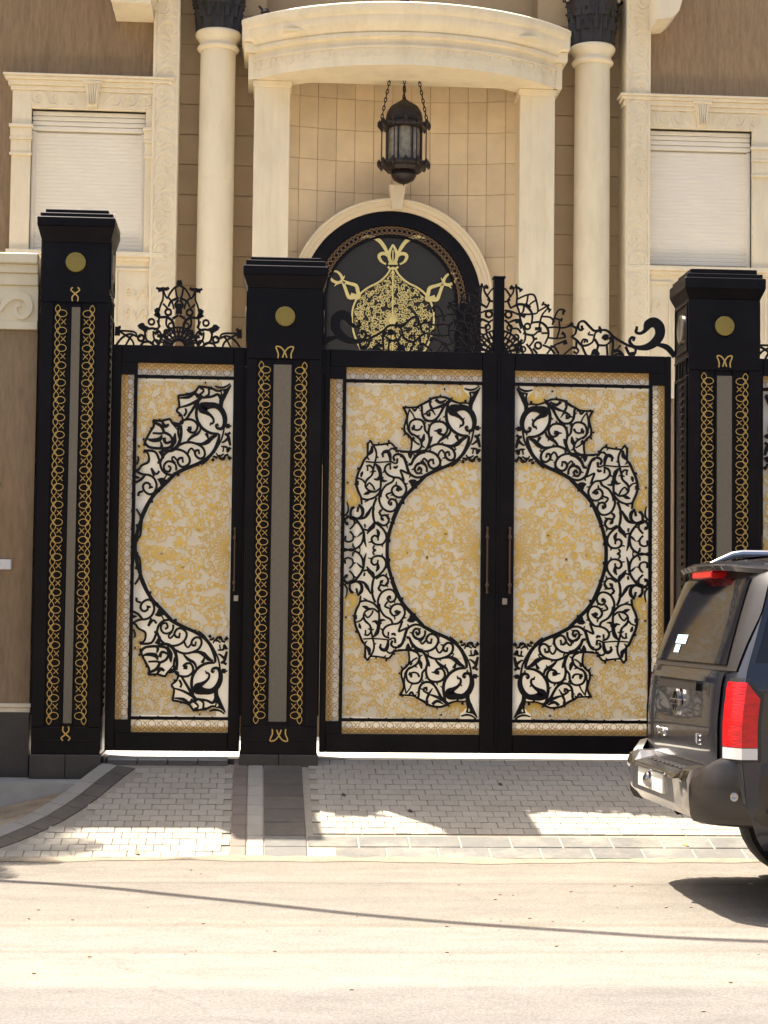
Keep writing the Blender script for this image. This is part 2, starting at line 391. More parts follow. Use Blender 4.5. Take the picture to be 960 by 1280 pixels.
def strip_tiles(a, b, name, m, h, step=2):
    for i in range(0, len(a)-step, step):
        q0, q1, r0_, r1_ = a[i], a[i+step], b[i], b[i+step]
        c = (q0+q1+r0_+r1_)/4
        if c.y < YE-.35: continue
        sh = [c+(p-c)*.97 for p in (q0, q1, r1_, r0_)]
        k = MB().add([(p.x, p.y, p.z+h) for p in sh]+[(p.x, p.y, p.z-.03) for p in sh], [(0, 1, 2, 3), (0, 4, 5, 1), (1, 5, 6, 2), (2, 6, 7, 3), (3, 7, 4, 0)])
        k.build(name, m, drive)
strip_tiles(curve_offset(ec, -.03), inner, 'edge_kerb_block', M['band_light'], .010)
strip_tiles(inner, inner2, 'edge_paver', M['band_dark'], .007)
i2 = [(p.x, p.y) for p in inner2]
def right_of_edge(x, y):
    for (x0, y0), (x1, y1) in zip(i2, i2[1:]):
        if min(y0, y1) <= y <= max(y0, y1):
            t = (y-y0)/((y1-y0) or 1e-9); return x > x0+(x1-x0)*t+.02
    return y < min(p[1] for p in i2) and x > i2[-1][0]
# cross bands
bx = [onramp(p, 1000).x for p in (290, 309, 329.5, 380)]
# lines on the ramp run straight to the street
top = -.06; rowd = .112
YS = YE+.40                                  # start of the two slab rows on the right
me_pav = slab_mesh('paver', .1125, .1085/CS*.985, .006, M['paver'], .0025)
places = []
row = 0; y = YE+.055
while y < top-.05:
    x = -4.6 + (row % 2)*.058
    while x < 5.2:
        ok = True
        if x < bx[0]-.05:
            ok = right_of_edge(x-.05, y) and not (y > top-.20)
        elif x > bx[3]+.05: ok = y > YS+.05
        else: ok = False
        if ok: places.append((x, y))
        x += .116
    row += 1; y += rowd
vis = []
stuffm = MB()
def size_key(p):
    v = Vector((p[0], p[1], rampz(p[1])))-CAM
    d = v.dot(fw); px = 480+F*v.dot(cr)/d
    return (0 if 0 < px < 800 or (px < 900 and p[1] < -1.2) else 1, d)
places.sort(key=size_key)
for i, (x, y) in enumerate(places):
    dz = random.uniform(-.0015, .0015); jx = random.uniform(-.002, .002)
    if i < 300: lay('paver', me_pav, x+jx, y, drive, dz)
    else:
        b = MB().box(-.0562, .0562, -.0543/CS*.985, .0543/CS*.985, -.02, .006, .0025)
        ct, st = math.cos(TILT), math.sin(TILT); z = rampz(y)+.004+dz
        stuffm.add([(x+jx+vx, y+vy*ct-vz*st, z+vy*st+vz*ct) for vx, vy, vz in b.v], b.f)
stuffm.build('pavers', M['paver'], drive, kind='stuff')
# bands of pavers beside the pillar
for (xa, xb, key, nm) in ((bx[0], bx[1], 'band_brown', 'brown_paver'), (bx[1], bx[2], 'band_light', 'light_paver')):
    me = slab_mesh(nm, xb-xa-.008, .196/CS, .007, M[key])
    y = YE+.10
    while y < top-.02:
        lay(nm, me, (xa+xb)/2, y, drive, random.uniform(-.001, .001)); y += .2
half = (bx[3]-bx[2])
me = slab_mesh('dark_slab', half-.008, .255/CS, .007, M['band_dark'])
me2 = slab_mesh('grey_slab', half-.008, .195/CS, .007, M['slab_grey'])
lay('grey_slab', me2, (bx[2]+bx[3])/2, YE+.10, drive); lay('grey_slab', me2, (bx[2]+bx[3])/2, YE+.30, drive)
y = YE+.40+.13
while y < top:
    lay('dark_slab', me, (bx[2]+bx[3])/2, y, drive, random.uniform(-.001, .001)); y += .262
# two rows of grey slabs along the street
bord = MB(); x0 = bx[3]
bord.add([(x0, YE, rampz(YE)+.003), (XR, YE, rampz(YE)+.003), (XR, YS, rampz(YS)+.003), (x0, YS, rampz(YS)+.003)], [(0, 1, 2, 3)])
bord.build('slab_bed', M['grout'], drive)
me = slab_mesh('border_slab', .345, .190/CS, .006, M['slab_grey'])
for r_ in (0, 1):
    x = x0+.18+(-.17 if r_ == 0 else 0)
    first = True
    while x < XR-.2:
        if x-.17 > x0-.06: lay('border_slab', me, max(x, x0+.178) if not first or r_ else x, YE+.10+r_*.2, drive, random.uniform(-.001, .001))
        x += .358; first = False
# top bands under the left gate
for (ya, yb, key, nm) in ((top-.10, top-.005, 'band_light', 'light_paver'), (top-.20, top-.105, 'band_dark', 'edge_paver')):
    x = XL0+.12
    me = slab_mesh(nm, .23, (yb-ya-.005)/CS, .007, M[key])
    while x < bx[0]-.10:
        lay(nm, me, x, (ya+yb)/2, drive, random.uniform(-.001, .001)); x += .236

# planter ground on the left, pavement by the wall
mb = MB()
NX, NY = 26, 14
xs = [-9+ (9+XL0+.25)*i/NX for i in range(NX+1)]; ys = [-2.3+2.2*j/NY for j in range(NY+1)]
def edge_x(y):
    for p0, p1 in zip(ec, ec[1:]):
        if min(p0.y, p1.y) <= y <= max(p0.y, p1.y):
            t = (y-p0.y)/((p1.y-p0.y) or 1e-9); return p0.x+(p1.x-p0.x)*t
    return ec[0].x if y > ec[0].y else ec[-1].x
for j in range(NY+1):
    ym = ys[j]; ex = edge_x(ym)-.02
    for i in range(NX+1):
        x = -9+(9+ex)*i/NX
        f = i/NX
        z = min(rampz(ym), -.10)-.03 if i == NX else ZR+.16+.10*math.sin(x*2.1)*math.sin(ym*2.6)+random.uniform(-.03, .03)
        if i >= NX-2: z = ZR+.12+(max(rampz(ym)-.05, ZR+.02)-ZR-.12)*(i-NX+3)/3
        if ym < -2.0: z = min(z, ZR+.03)
        mb.v.append((x, ym, z))
for j in range(NY):
    for i in range(NX):
        a = j*(NX+1)+i; mb.f.append((a, a+1, a+NX+2, a+NX+1))
mb.build('ground', M['soil'], smooth=True, kind='structure')
mb = MB().box(-9, G(126, 965).x, -.62, -.08, ZR, -.16)
mb.build('pavement', M['kerb'], kind='structure')
# threshold and courtyard floor
mb = MB().box(-9, 9, .03, 2.6, -.3, .0)
mb.build('courtyard_floor', M['marble'], kind='structure')
mb = MB().box(XL0-.02, 7, -.058, .028, -.3, -.012)
mb.build('gutter', M['band_dark'], kind='structure')
# litter on the ground
def litter(px, py, w_, h_, m, label, name='dry_leaf', cat='leaf', ramp=True):
    p = onramp(px, py) if ramp else onz(px, py, ZR)
    b = MB(); a = random.uniform(0, 3); k = 7
    ring = [(w_*math.cos(2*math.pi*i/k)*(1 if i % 2 else .75), h_*math.sin(2*math.pi*i/k), .003+.005*(i % 3)) for i in range(k)]
    b.add([(0, 0, .009)]+ring, [(0, i+1, (i+1) % k+1) for i in range(k)])
    b.add([(x, yy, z-.004) for x, yy, z in [(0, 0, .009)]+ring], [(0, (i+1) % k+1, i+1) for i in range(k)])
    o = b.build(name, m); o.location = p+Vector((0, 0, .008)); o.rotation_euler = (TILT if ramp else 0, 0, a*.2)
    return tag(o, label, cat)
M['leafdark'] = mat('dry_leaf_dark', (.05, .035, .025, 1), .8)
M['leafyel'] = mat('dry_leaf_yellow', (.62, .48, .10, 1), .7)
M['leafbrown'] = mat('dry_leaf_brown', (.25, .15, .08, 1), .8)
litter(430, 996, .02, .032, M['leafdark'], 'small dark dry leaf on the shaded pavers right of the pillar')
litter(513, 1016, .022, .026, M['leafdark'], 'flat dark scrap lying near the edge of the shade on the pavers')
litter(626, 983, .02, .028, M['leafdark'], 'dark curled leaf on the pavers below the double gate lock', )
litter(857, 1058, .024, .036, M['leafyel'], 'yellow leaf on the grey border slabs near the car')
litter(172, 1069, .022, .034, M['leafbrown'], 'brown leaf at the street edge of the left pavers')
# sand drifted against the street edge of the paving
rng = random.Random(9); g = MB(); vs = []; nS = 160
def wob(x, k): return .5*math.sin(x*1.7+k)+.3*math.sin(x*4.3+2*k)+.2*math.sin(x*11+k*3)
for i in range(nS+1):
    x = -4.6+12*i/nS
    a = YE+.0+.055*wob(x, 1)+rng.uniform(-.014, .014); b = YE-.15+.10*wob(x, 2)
    vs += [(x, a, max(rampz(a), ZR)+.0125), (x, min(YE-.05, a-.02), ZR+.016), (x, b, ZR+.003)]
g.add(vs, [(3*i+j, 3*i+j+1, 3*i+j+4, 3*i+j+3) for i in range(nS) for j in (0, 1)])
M['sand'] = mat('drift_sand', (.19, .155, .108, 1), .95, var=.25, vscale=10, bump=.5, bscale=60)
g.build('sand', M['sand'], smooth=True, kind='stuff')
# grit on the road
rng = random.Random(5); g = MB()
for i in range(170):
    x = rng.uniform(-4, 4); yy = rng.choice([rng.gauss(-5.7, .05), rng.gauss(-4.2, .5), rng.uniform(-7.2, -2.6), rng.gauss(-4.75, .10)])
    s = rng.choice((.002, .003, .004, .006))
    g.box(x-s*1.4, x+s*1.4, yy-s, yy+s, ZR-.002, ZR+s*.9)
g.build('grit', M['leafbrown'], kind='stuff')
# ------------------------------------------------------------------ traced scrollwork (each list is in the units of one enlarged view: origin px, factor)
def TZ(ox, oy, k, Y=-.03):
    def f(p):
        q = G(ox+p[0]/k, oy+p[1]/k, Y); return (q.x, q.z)
    return f, k*F/15.0            # point map, units per metre
ZA = TZ(500, 470, 8.727); ZB = TZ(420, 530, 8.727); ZC = TZ(420, 620, 8.727); ZL = TZ(160, 470, 6.857)
# (points, width or widths)
SA_ = [
 ([(525,272),(518,340),(503,420),(512,500),(548,570),(600,618),(665,648),(745,655)], [20,28,28,28,28,28,26,20]),
 ([(650,548),(684,535),(686,495),(655,455),(612,425),(575,395),(578,365),(640,348),(715,352),(775,400),(808,480),(803,560),(772,598),(728,592),(716,562),(738,553)], [20,20,22,26,40,80,96,62,52,52,48,38,30,26,24,20]),
 ([(580,392),(618,384)], [80,66]), ([(648,548),(660,552)], [34,34]), ([(733,560),(742,556)], [34,30]),
 ([(525,372),(560,372)], [20,24]),
 ([(25,345),(100,346),(180,340),(225,318),(300,280),(350,247),(420,233),(480,233),(530,252),(580,277),(640,296),(700,296),(752,300)], [18,18,18,20,24,22,20,20,22,20,16,16,14]),
 ([(872,128),(832,190),(792,255),(768,315),(772,380)], [10,30,46,42,26]),
 ([(758,180),(770,230),(752,300)], [18,14,14]), ([(755,185),(800,178),(840,170)], 14),
 ([(700,138),(760,155),(820,143),(862,112)], [12,20,18,12]), ([(790,200),(850,150)], 10),
 ([(560,262),(520,290),(478,335),(440,405),(402,460),(350,492),(292,486),(252,450),(238,395),(235,335),(215,315)], [30,34,26,22,22,22,22,22,22,22,18]),
 ([(330,262),(325,310),(345,362),(318,380),(290,400),(300,428),(328,428)], [26,20,26,20,20,22,26]), ([(310,418),(332,420)], [40,36]),
 ([(345,362),(420,340),(492,296)], [12,26,10]), ([(352,375),(385,430)], [20,6]), ([(380,262),(440,292),(505,262)], [14,30,12]), ([(395,250),(420,275),(440,292)], 12),
 ([(40,350),(74,430),(60,500),(46,560),(52,610),(92,648),(122,690),(125,760),(112,835)], [22,18,18,18,20,22,18,18,16]),
 ([(102,360),(84,440),(78,520),(92,600),(138,652)], 14), ([(105,372),(140,420),(160,470)], 12), ([(130,350),(160,378),(185,345)], [14,26,14]),
 ([(305,632),(272,592),(266,540),(238,488),(180,473),(120,497),(96,560),(112,620),(170,655),(214,690),(236,750),(214,800),(160,826)], 20),
 ([(240,545),(218,582),(180,592),(140,582)], [20,18,18,14]), ([(125,580),(145,570),(152,535)], [30,34,14]),
 ([(262,632),(250,690),(222,745)], [10,38,8]), ([(132,672),(165,722),(214,752)], 16), ([(135,670),(160,690)], [24,12]),
 ([(0,826),(115,830),(240,826),(292,790),(322,702),(310,632),(320,560),(352,515),(410,498),(470,508),(512,550),(512,600),(482,640),(432,632),(408,602)], 22),
 ([(432,575),(436,598),(455,610)], [36,40,14]), ([(370,600),(400,598),(430,590)], [8,18,22]),
 ([(350,660),(330,700),(312,780)], [10,34,10]),
 ([(545,545),(548,600),(522,650),(462,682),(422,720),(402,748)], [16,18,26,30,20,8]),
 ([(292,795),(370,755),(440,745),(520,768),(570,800),(596,850),(590,900),(550,922),(510,902),(490,862),(508,832),(538,836)], 22),
 ([(525,855),(545,852)], [36,34]), ([(496,862),(458,812),(430,830),(414,870)], 18),
 ([(440,746),(500,758),(565,765),(622,742),(652,715),(682,690),(728,672)], [16,20,28,44,40,36,12]), ([(600,668),(618,664),(632,700),(655,718)], [30,28,18,18]),
 ([(262,1096),(350,1050),(430,1015),(520,978),(620,920),(690,842),(742,720),(748,655)], [34,34,32,32,32,30,28,22]),
 ([(560,990),(620,945),(665,890)], 12), ([(690,850),(730,790),(752,738)], 12),
 ([(802,590),(782,690),(745,772),(692,862)], 16), ([(790,640),(770,720)], 10),
 ([(820,570),(862,570)], [44,44]), ([(800,570),(880,570)], 16),
 ([(810,650),(850,690),(800,740),(775,745)], [22,30,18,12]), ([(870,640),(838,660)], 24), ([(770,790),(832,800),(838,850),(868,800)], [12,22,18,30]),
 ([(680,900),(715,905),(722,925)], 20), ([(720,860),(745,900),(800,870)], [10,20,14]), ([(690,920),(680,950)], 26), ([(750,880),(760,920),(800,930),(815,890),(850,880)], 20), ([(790,905),(800,935)], 26),
 ([(845,900),(875,930)], [22,36]), ([(850,700),(870,780)], [34,20]), ([(800,790),(790,850)], 14),
 ([(90,962),(122,958),(152,892),(212,840),(300,822),(382,850),(430,910),(432,970),(380,1010),(332,1000),(306,952),(330,916),(368,918)], 22),
 ([(352,945),(372,942)], [38,36]), ([(306,945),(264,902),(246,930),(282,972)], 18),
 ([(292,1050),(286,990),(242,955),(192,957),(160,1000),(172,1050),(215,1062),(232,1020),(205,1000)], 20), ([(195,1005),(225,1010)], [34,30]),
 ([(0,868),(40,892),(64,952),(80,1010),(92,1047)], 26), ([(106,832),(110,875),(112,905)], [46,36,6]), ([(60,830),(160,834)], 14),
]
DOTS_A = [(325,247,20),(215,325,18),(60,338,18),(712,276,24),(22,578,16),(95,664,20),(485,146,16),(525,985,20),(672,862,16)]
SB_ = [
 ([(345,205),(345,285),(342,350),(312,385),(272,470),(236,550),(220,640),(236,720),(270,800),(280,880)], [22,20,20,22,22,22,22,22,20,18]),
 ([(345,215),(378,192),(402,226),(460,228),(540,220),(600,213),(640,258),(662,310)], 18),
 ([(402,230),(432,285),(440,345),(424,420),(402,505),(388,562),(340,602),(314,648)], 18), ([(390,240),(385,300),(345,345)], [14,40,10]),
 ([(320,412),(430,420),(530,416),(600,410)], 14),
 ([(592,412),(586,345),(562,302),(522,308),(500,340)], [16,34,36,30,22]), ([(498,345),(520,340)], [42,36]), ([(570,300),(610,268),(660,290)], 18),
 ([(660,292),(720,298),(810,303),(960,292)], [20,16,16,18]), ([(812,305),(812,340),(810,372)], [58,40,6]), ([(745,300),(800,310)], 16),
 ([(640,405),(625,362),(660,332),(722,345),(752,402),(772,470),(802,540),(862,580),(922,582),(965,566)], 22), ([(655,400),(678,402)], [44,40]), ([(600,410),(640,430),(672,425)], 16),
 ([(740,622),(722,565),(702,505),(740,520),(796,548)], [22,20,18,20,18]),
 ([(602,432),(552,450),(530,500),(562,552),(622,580),(692,592),(740,642),(766,712),(740,780),(690,802),(632,780),(606,722),(640,675),(688,688),(716,722)], 20),
 ([(582,475),(600,474)], [44,42]), ([(625,470),(655,478),(668,455)], [20,24,14]), ([(655,708),(690,722)], [30,40]), ([(690,722),(722,718)], [20,8]),
 ([(788,442),(820,440),(848,384),(905,330),(965,310)], 22), ([(965,425),(915,432),(868,462),(860,510),(890,545)], 20), ([(885,490),(905,500)], [34,30]),
 ([(965,575),(862,680),(762,782),(682,900),(615,1050)], 34), ([(800,622),(840,640),(860,672)], [20,70,70]), ([(790,622),(840,640),(890,630)], [10,30,14]),
 ([(420,432),(468,480),(484,560),(488,640),(482,720),(462,780)], [10,34,34,20,18,14]), ([(410,600),(450,606),(482,580),(510,620),(556,622)], [8,28,36,28,8]), ([(440,445),(478,540)], 20),
 ([(335,488),(352,488)], [44,40]), ([(330,462),(370,455),(404,500),(390,560),(330,622),(320,680),(352,722),(420,742),(482,700)], 18), ([(330,682),(362,645),(402,680),(422,725)], 16),
 ([(300,768),(340,755),(372,738),(430,742)], [8,34,28,10]),
 ([(292,520),(280,545),(272,582)], [8,30,8]), ([(235,590),(290,612),(322,655)], 16), ([(228,645),(248,645)], [44,40]),
 ([(270,812),(342,826),(422,800),(482,742)], [22,18,20,24]), ([(310,855),(350,830)], [8,20]),
 ([(482,742),(470,830),(502,912),(562,952),(622,950),(662,900),(652,842),(602,820),(572,860),(602,888)], 20), ([(590,870),(612,870)], [38,34]),
 ([(575,822),(552,790),(552,768),(605,750)], 18), ([(632,592),(612,632),(542,672),(496,740),(485,800)], 20),
 ([(442,808),(412,880),(402,960),(412,1050)], 22), ([(392,900),(345,980),(305,1022),(230,1035)], [10,34,20,10]),
 ([(158,1010),(162,945),(200,905)], 22), ([(250,882),(290,930),(284,1000),(232,1032),(170,1012)], [20,30,26,20,16]), ([(225,935),(248,942)], [38,36]), ([(240,925),(240,905)], 20),
 ([(82,1005),(128,960),(130,900),(118,850)], [14,18,14,8]), ([(85,1035),(140,1000)], 12),
 ([(490,1010),(540,996),(578,1050)], 18), ([(470,965),(500,938)], 18), ([(470,965),(490,1005)], 18),
]
DOTS_B = [(318,378,22),(240,488,20),(252,890,22),(370,188,20),(465,214,18),(575,190,20),(870,690,30),(732,860,28),(128,642,16),(660,262,18)]
SC_ = [
 ([(412,130),(402,200),(420,282),(482,332),(532,392),(548,462),(512,520),(452,532),(402,510),(388,462),(420,432),(452,448)], 20), ([(448,466),(466,464)], [42,38]),
 ([(440,360),(462,402),(455,452)], [8,34,20]),
 ([(470,165),(500,150)], 16), ([(470,170),(492,215),(545,210),(576,252),(560,302),(512,322),(442,282)], 20), ([(492,225),(498,255),(520,252)], [18,22,36]),
 ([(420,285),(402,332),(372,360),(338,415)], [20,44,40,8]), ([(305,328),(325,325)], [38,30]), ([(300,362),(350,372),(402,332)], 18),
 ([(210,250),(272,332),(302,402),(306,472),(330,560)], [22,22,22,28,6]), ([(302,392),(270,412),(230,450)], [14,22,6]),
 ([(302,402),(292,482),(262,540),(202,580),(152,582),(80,602)], 20), ([(175,540),(192,540)], [40,36]), ([(185,545),(205,575)], 16),
 ([(70,370),(150,362),(197,310),(192,252),(142,230),(102,258),(108,305),(138,312)], 18), ([(112,300),(132,302)], [34,30]),
 ([(70,392),(150,385),(186,430),(180,482),(132,502),(92,482)], 18), ([(92,455),(112,458)], [40,36]),
 ([(158,215),(162,155),(185,120)], 22), ([(250,97),(288,150),(282,212),(232,245),(165,222)], [20,30,26,20,16]),
 ([(390,118),(345,195),(305,240),(225,252)], [10,34,22,14]),
 ([(420,540),(402,570),(430,592),(412,600)], 16),
 ([(748,0),(682,130),(622,270),(580,400),(560,520),(556,604)], 32),
 ([(148,232),(205,255)], 34),
]
DOTS_C = [(732,75,26),(625,292,28),(580,490,28),(250,105,20),(412,600,20)]
# left gate: its own outer cluster
SL_ = [
 ([(430,170),(500,160),(570,140),(612,95),(680,100),(720,108),(760,128),(800,130)], 16), ([(430,170),(440,260),(418,300),(460,340),(470,400),(440,412),(390,402)], 16),
 ([(440,190),(520,182),(575,150)], [8,24,12]), ([(440,272),(520,250),(612,205)], [10,18,24]), ([(492,280),(500,310),(480,345)], 16), ([(640,170),(600,215),(560,280),(500,372)], [30,24,20,16]),
 ([(650,185),(720,178),(770,160),(800,205),(790,260)], [20,18,20,30,24]), ([(620,100),(650,130),(585,185)], [20,14,18]), ([(690,105),(692,160),(640,192)], 16), ([(570,150),(600,170)], 24),
 ([(215,380),(290,386),(355,372),(380,402),(440,442)], 16), ([(215,380),(222,430),(190,482),(150,560),(140,600)], 16), ([(135,640),(172,668),(178,735),(118,768),(92,802),(66,812)], 16),
 ([(225,400),(285,432),(302,490),(212,490)], [20,24,18,14]), ([(290,385),(318,432),(352,415)], [14,30,14]), ([(300,480),(360,510),(382,562),(360,612),(272,622),(182,610),(145,572)], 20),
 ([(292,508),(270,545),(205,552),(168,540)], [10,34,26,10]), ([(308,530),(325,575),(372,562)], [26,22,16]), ([(405,490),(395,560),(365,625)], [8,40,16]), ([(280,565),(290,600),(272,622)], [10,22,14]),
 ([(452,425),(456,500),(432,590),(375,640),(300,640)], [22,22,26,24,16]), ([(375,400),(430,470)], [14,8]),
 ([(140,640),(230,650),(268,720),(290,800),(335,842),(395,850)], 18), ([(280,640),(300,690),(285,720)], [40,26,8]),
 ([(335,842),(300,900)], 10), ([(200,790),(240,842),(270,815)], 16), ([(200,795),(225,860)], 16),
 ([(66,812),(120,842),(180,850),(225,880),(246,940),(225,1000),(185,1015),(140,985),(130,940),(160,915),(195,935)], 17), ([(180,950),(215,955)], [34,10]),
 ([(66,912),(110,890),(145,852)], 18), ([(66,868),(100,872)], [26,8]), ([(130,990),(95,1000),(90,1030)], 16),
 ([(75,760),(92,720),(85,690)], 12),
]
DOTS_L = [(435,172,16),(505,156,18),(610,92,16),(665,58,12),(710,106,22),(272,378,16),(358,372,16),(200,450,16),(135,545,16),(95,603,14),(140,650,18),(445,335,22),(430,845,24),(600,760,20),(268,985,18)]

GX = dict(l=G(409.5, 690).x, l1=G(425.5, 690).x, p0=G(429.8, 690).x, p1=G(600, 690).x, c=G(620.5, 690).x)
GZ = dict(top=G(520, 440).z, s1=G(520, 461.5).z, s0=G(520, 476.5).z, pt=G(520, 480.5).z, pb=G(520, 898).z, q1=G(520, 902).z, q0=G(520, 917.5).z, bot=G(520, 940.5).z)
ZMID = G(520, 688.8).z
XC = GX['c']
YF, YBk = -.052, -.030            # scrollwork front and back
YG, YGb = -.0315, -.028            # gilt work
YP = -.024                        # face of the cream panel

quarter = []                      # (points in metres, widths in metres)
for (S, D, (T, u)) in ((SA_, DOTS_A, ZA), (SB_, DOTS_B, ZB), (SC_, DOTS_C, ZC)):
    for pts, wd in S:
        quarter.append(([T(p) for p in pts], [k/u for k in wd] if isinstance(wd, list) else wd/u))
    for x, y, d in D:
        p = T((x, y)); quarter.append(([(p[0]-d/u*.5, p[1]), (p[0]+d/u*.5, p[1])], d/u*1.05))
def sprouts(strokes, seed):
    rg = random.Random(seed); res = []
    for pts, wd in strokes:
        if len(pts) < 6: continue
        for i in range(2, len(pts)-2, 2):
            a, b, c = pts[i-1], pts[i], pts[i+1]
            dx, dz = c[0]-a[0], c[1]-a[1]; l = math.hypot(dx, dz)
            if l < .02: continue
            dx, dz = dx/l, dz/l; turn = (b[0]-a[0])*(c[1]-b[1])-(b[1]-a[1])*(c[0]-b[0])
            s = -1 if turn > 0 else 1
            L = rg.uniform(.018, .030); wv = wd[i] if isinstance(wd, list) else wd
            if wv > .025: continue
            res.append(([b, (b[0]+dx*L*.6-dz*s*L*.35, b[1]+dz*L*.6+dx*s*L*.35), (b[0]+dx*L*.9-dz*s*L*.95, b[1]+dz*L*.9+dx*s*L*.95)], [.004, .012, .003]))
    return res
quarter += sprouts(quarter, 6)
quarterL = []
dxl = G(289, 690).x-G(601, 690).x
T, u = ZL
for pts, wd in SL_:
    quarterL.append(([T(p) for p in pts], [k/u for k in wd] if isinstance(wd, list) else wd/u))
for x, y, d in DOTS_L:
    p = T((x, y)); quarterL.append(([(p[0]-d/u*.5, p[1]), (p[0]+d/u*.5, p[1])], d/u*1.05))
LX = dict(p0=G(168.3, 690).x, p1=G(288.5, 690).x)
zl = G(230, 688).z-ZMID
# shared inner strokes moved from the double gate
ax, aw = ZA
xcut = G(560, 520).x
for i, (pts, wd) in enumerate(quarter[:len(SA_)]):
    src = SA_[i][0]
    if min(p[0] for p in src) < 80 and max(p[1] for p in src) > 1000 and False: continue
    m_ = sum(p[0] for p in src)/len(src); my = sum(p[1] for p in src)/len(src)
    keep = (m_ > 480 and my > 320) or (my > 560 and m_ > 420) or (my > 800 and m_ > 120) or (i in (1,)) or (m_ > 700)
    if i in (5,): keep = False
    if i in (7, 8): keep = True
    if keep and max(p[0] for p in src) > 250: quarterL.append(([(x+dxl, z+zl) for x, z in pts], wd))
quarterL.append(([(x+dxl, z+zl) for x, z in quarter[[j for j, s in enumerate(SA_) if s[0][0] == (0, 826)][0]][0][4:]], quarter[[j for j, s in enumerate(SA_) if s[0][0] == (0, 826)][0]][1]))
# the ring of the left gate from B and C
for (S, Tm) in ((SB_, ZB), (SC_, ZC)):
    for pts, wd in S:
        if (S is SB_ and pts[0] == (965, 575)) or (S is SC_ and pts[0] == (748, 0)) or (S is SB_ and pts[0] in ((800, 622), (790, 622))):
            quarterL.append(([(Tm[0](p)[0]+dxl, Tm[0](p)[1]+zl) for p in pts], [k/Tm[1] for k in wd] if isinstance(wd, list) else wd/Tm[1]))
for (x, y, d, Tm) in ((732, 75, 26, ZC), (625, 292, 28, ZC), (580, 490, 28, ZC)):
    p = Tm[0]((x, y)); quarterL.append(([(p[0]+dxl-d/Tm[1]*.5, p[1]+zl), (p[0]+dxl+d/Tm[1]*.5, p[1]+zl)], d/Tm[1]*1.05))
quarterL.append(([(LX['p0']+.01, ZMID+.30), (LX['p0']+.05, ZMID+.22), (LX['p0']+.045, ZMID+.10), (LX['p0']+.02, ZMID+.06)], .014))
quarterL.append(([(LX['p0']+.01, ZMID+.16), (LX['p0']+.05, ZMID+.17)], .03))

def clip_quarter(q, x0, x1, z1):
    res = []
    for pts, wd in q:
        ws = wd if isinstance(wd, list) else [wd]*len(pts)
        P = [(min(max(x, x0-.004), x1+.004), min(z, z1+.003)) for x, z in pts]
        k = [i for i, (x, z) in enumerate(pts) if x0-.012 <= x <= x1+.012]
        if len(k) < 2: continue
        res.append(([P[i] for i in range(k[0], k[-1]+1)], ws[k[0]:k[-1]+1]))
    return res
quarterL = clip_quarter(quarterL, LX['p0'], LX['p1'], 9)
quarter = clip_quarter(quarter, GX['p0'], GX['p1'], 9)

def put_strokes(mb, q, y0, y1, fx=lambda x: x, mirror=False, wk=1.0):
    for pts, wd in q:
        for s in (1, -1):
            P = [(fx(x), ZMID+s*(z-ZMID)) for x, z in pts]
            Wd = wd
            if mirror ^ (s < 0):
                P = P[::-1]; Wd = wd[::-1] if isinstance(wd, list) else wd
            mb.stroke(P, [v*wk for v in Wd] if isinstance(Wd, list) else Wd*wk, y0, y1, back=False)

# ------------------------------------------------------------------ gilt arabesque
def px_poly(lst, Y=-.03): return [(G(x, y, Y).x, G(x, y, Y).z) for x, y in lst]
corner = px_poly([(431,481.5),(578,480.5),(580,492),(592,500),(575,503),(566,500),(555,497),(541,498),(527,505),(503,509),(508,522),(505,535),(507,543),(513,547),(513,563),(497,563),(492,557),(486,554),(462,553),(459,560),(458,570),(452,580),(446,593),(444,605),(448,622),(449,632),(440,634),(431,626)])
cornerL = px_poly([(169.5,476),(276,477),(276,486),(262,485),(250,484),(243,492),(223,494),(222,505),(221,514),(227,519),(226,528),(216,529),(211,524),(192,525),(190,538),(182,552),(180,563),(182,569),(184,577),(172,587),(169.5,585)])
def curl(c, r, a, hand, turns=1.15, n=11):
    pts = []
    for i in range(n):
        t = i/(n-1); rr = r*(1-t*.80); an = a+hand*turns*2*math.pi*t
        pts.append((c[0]+rr*math.cos(an), c[1]+rr*math.sin(an)))
    return pts
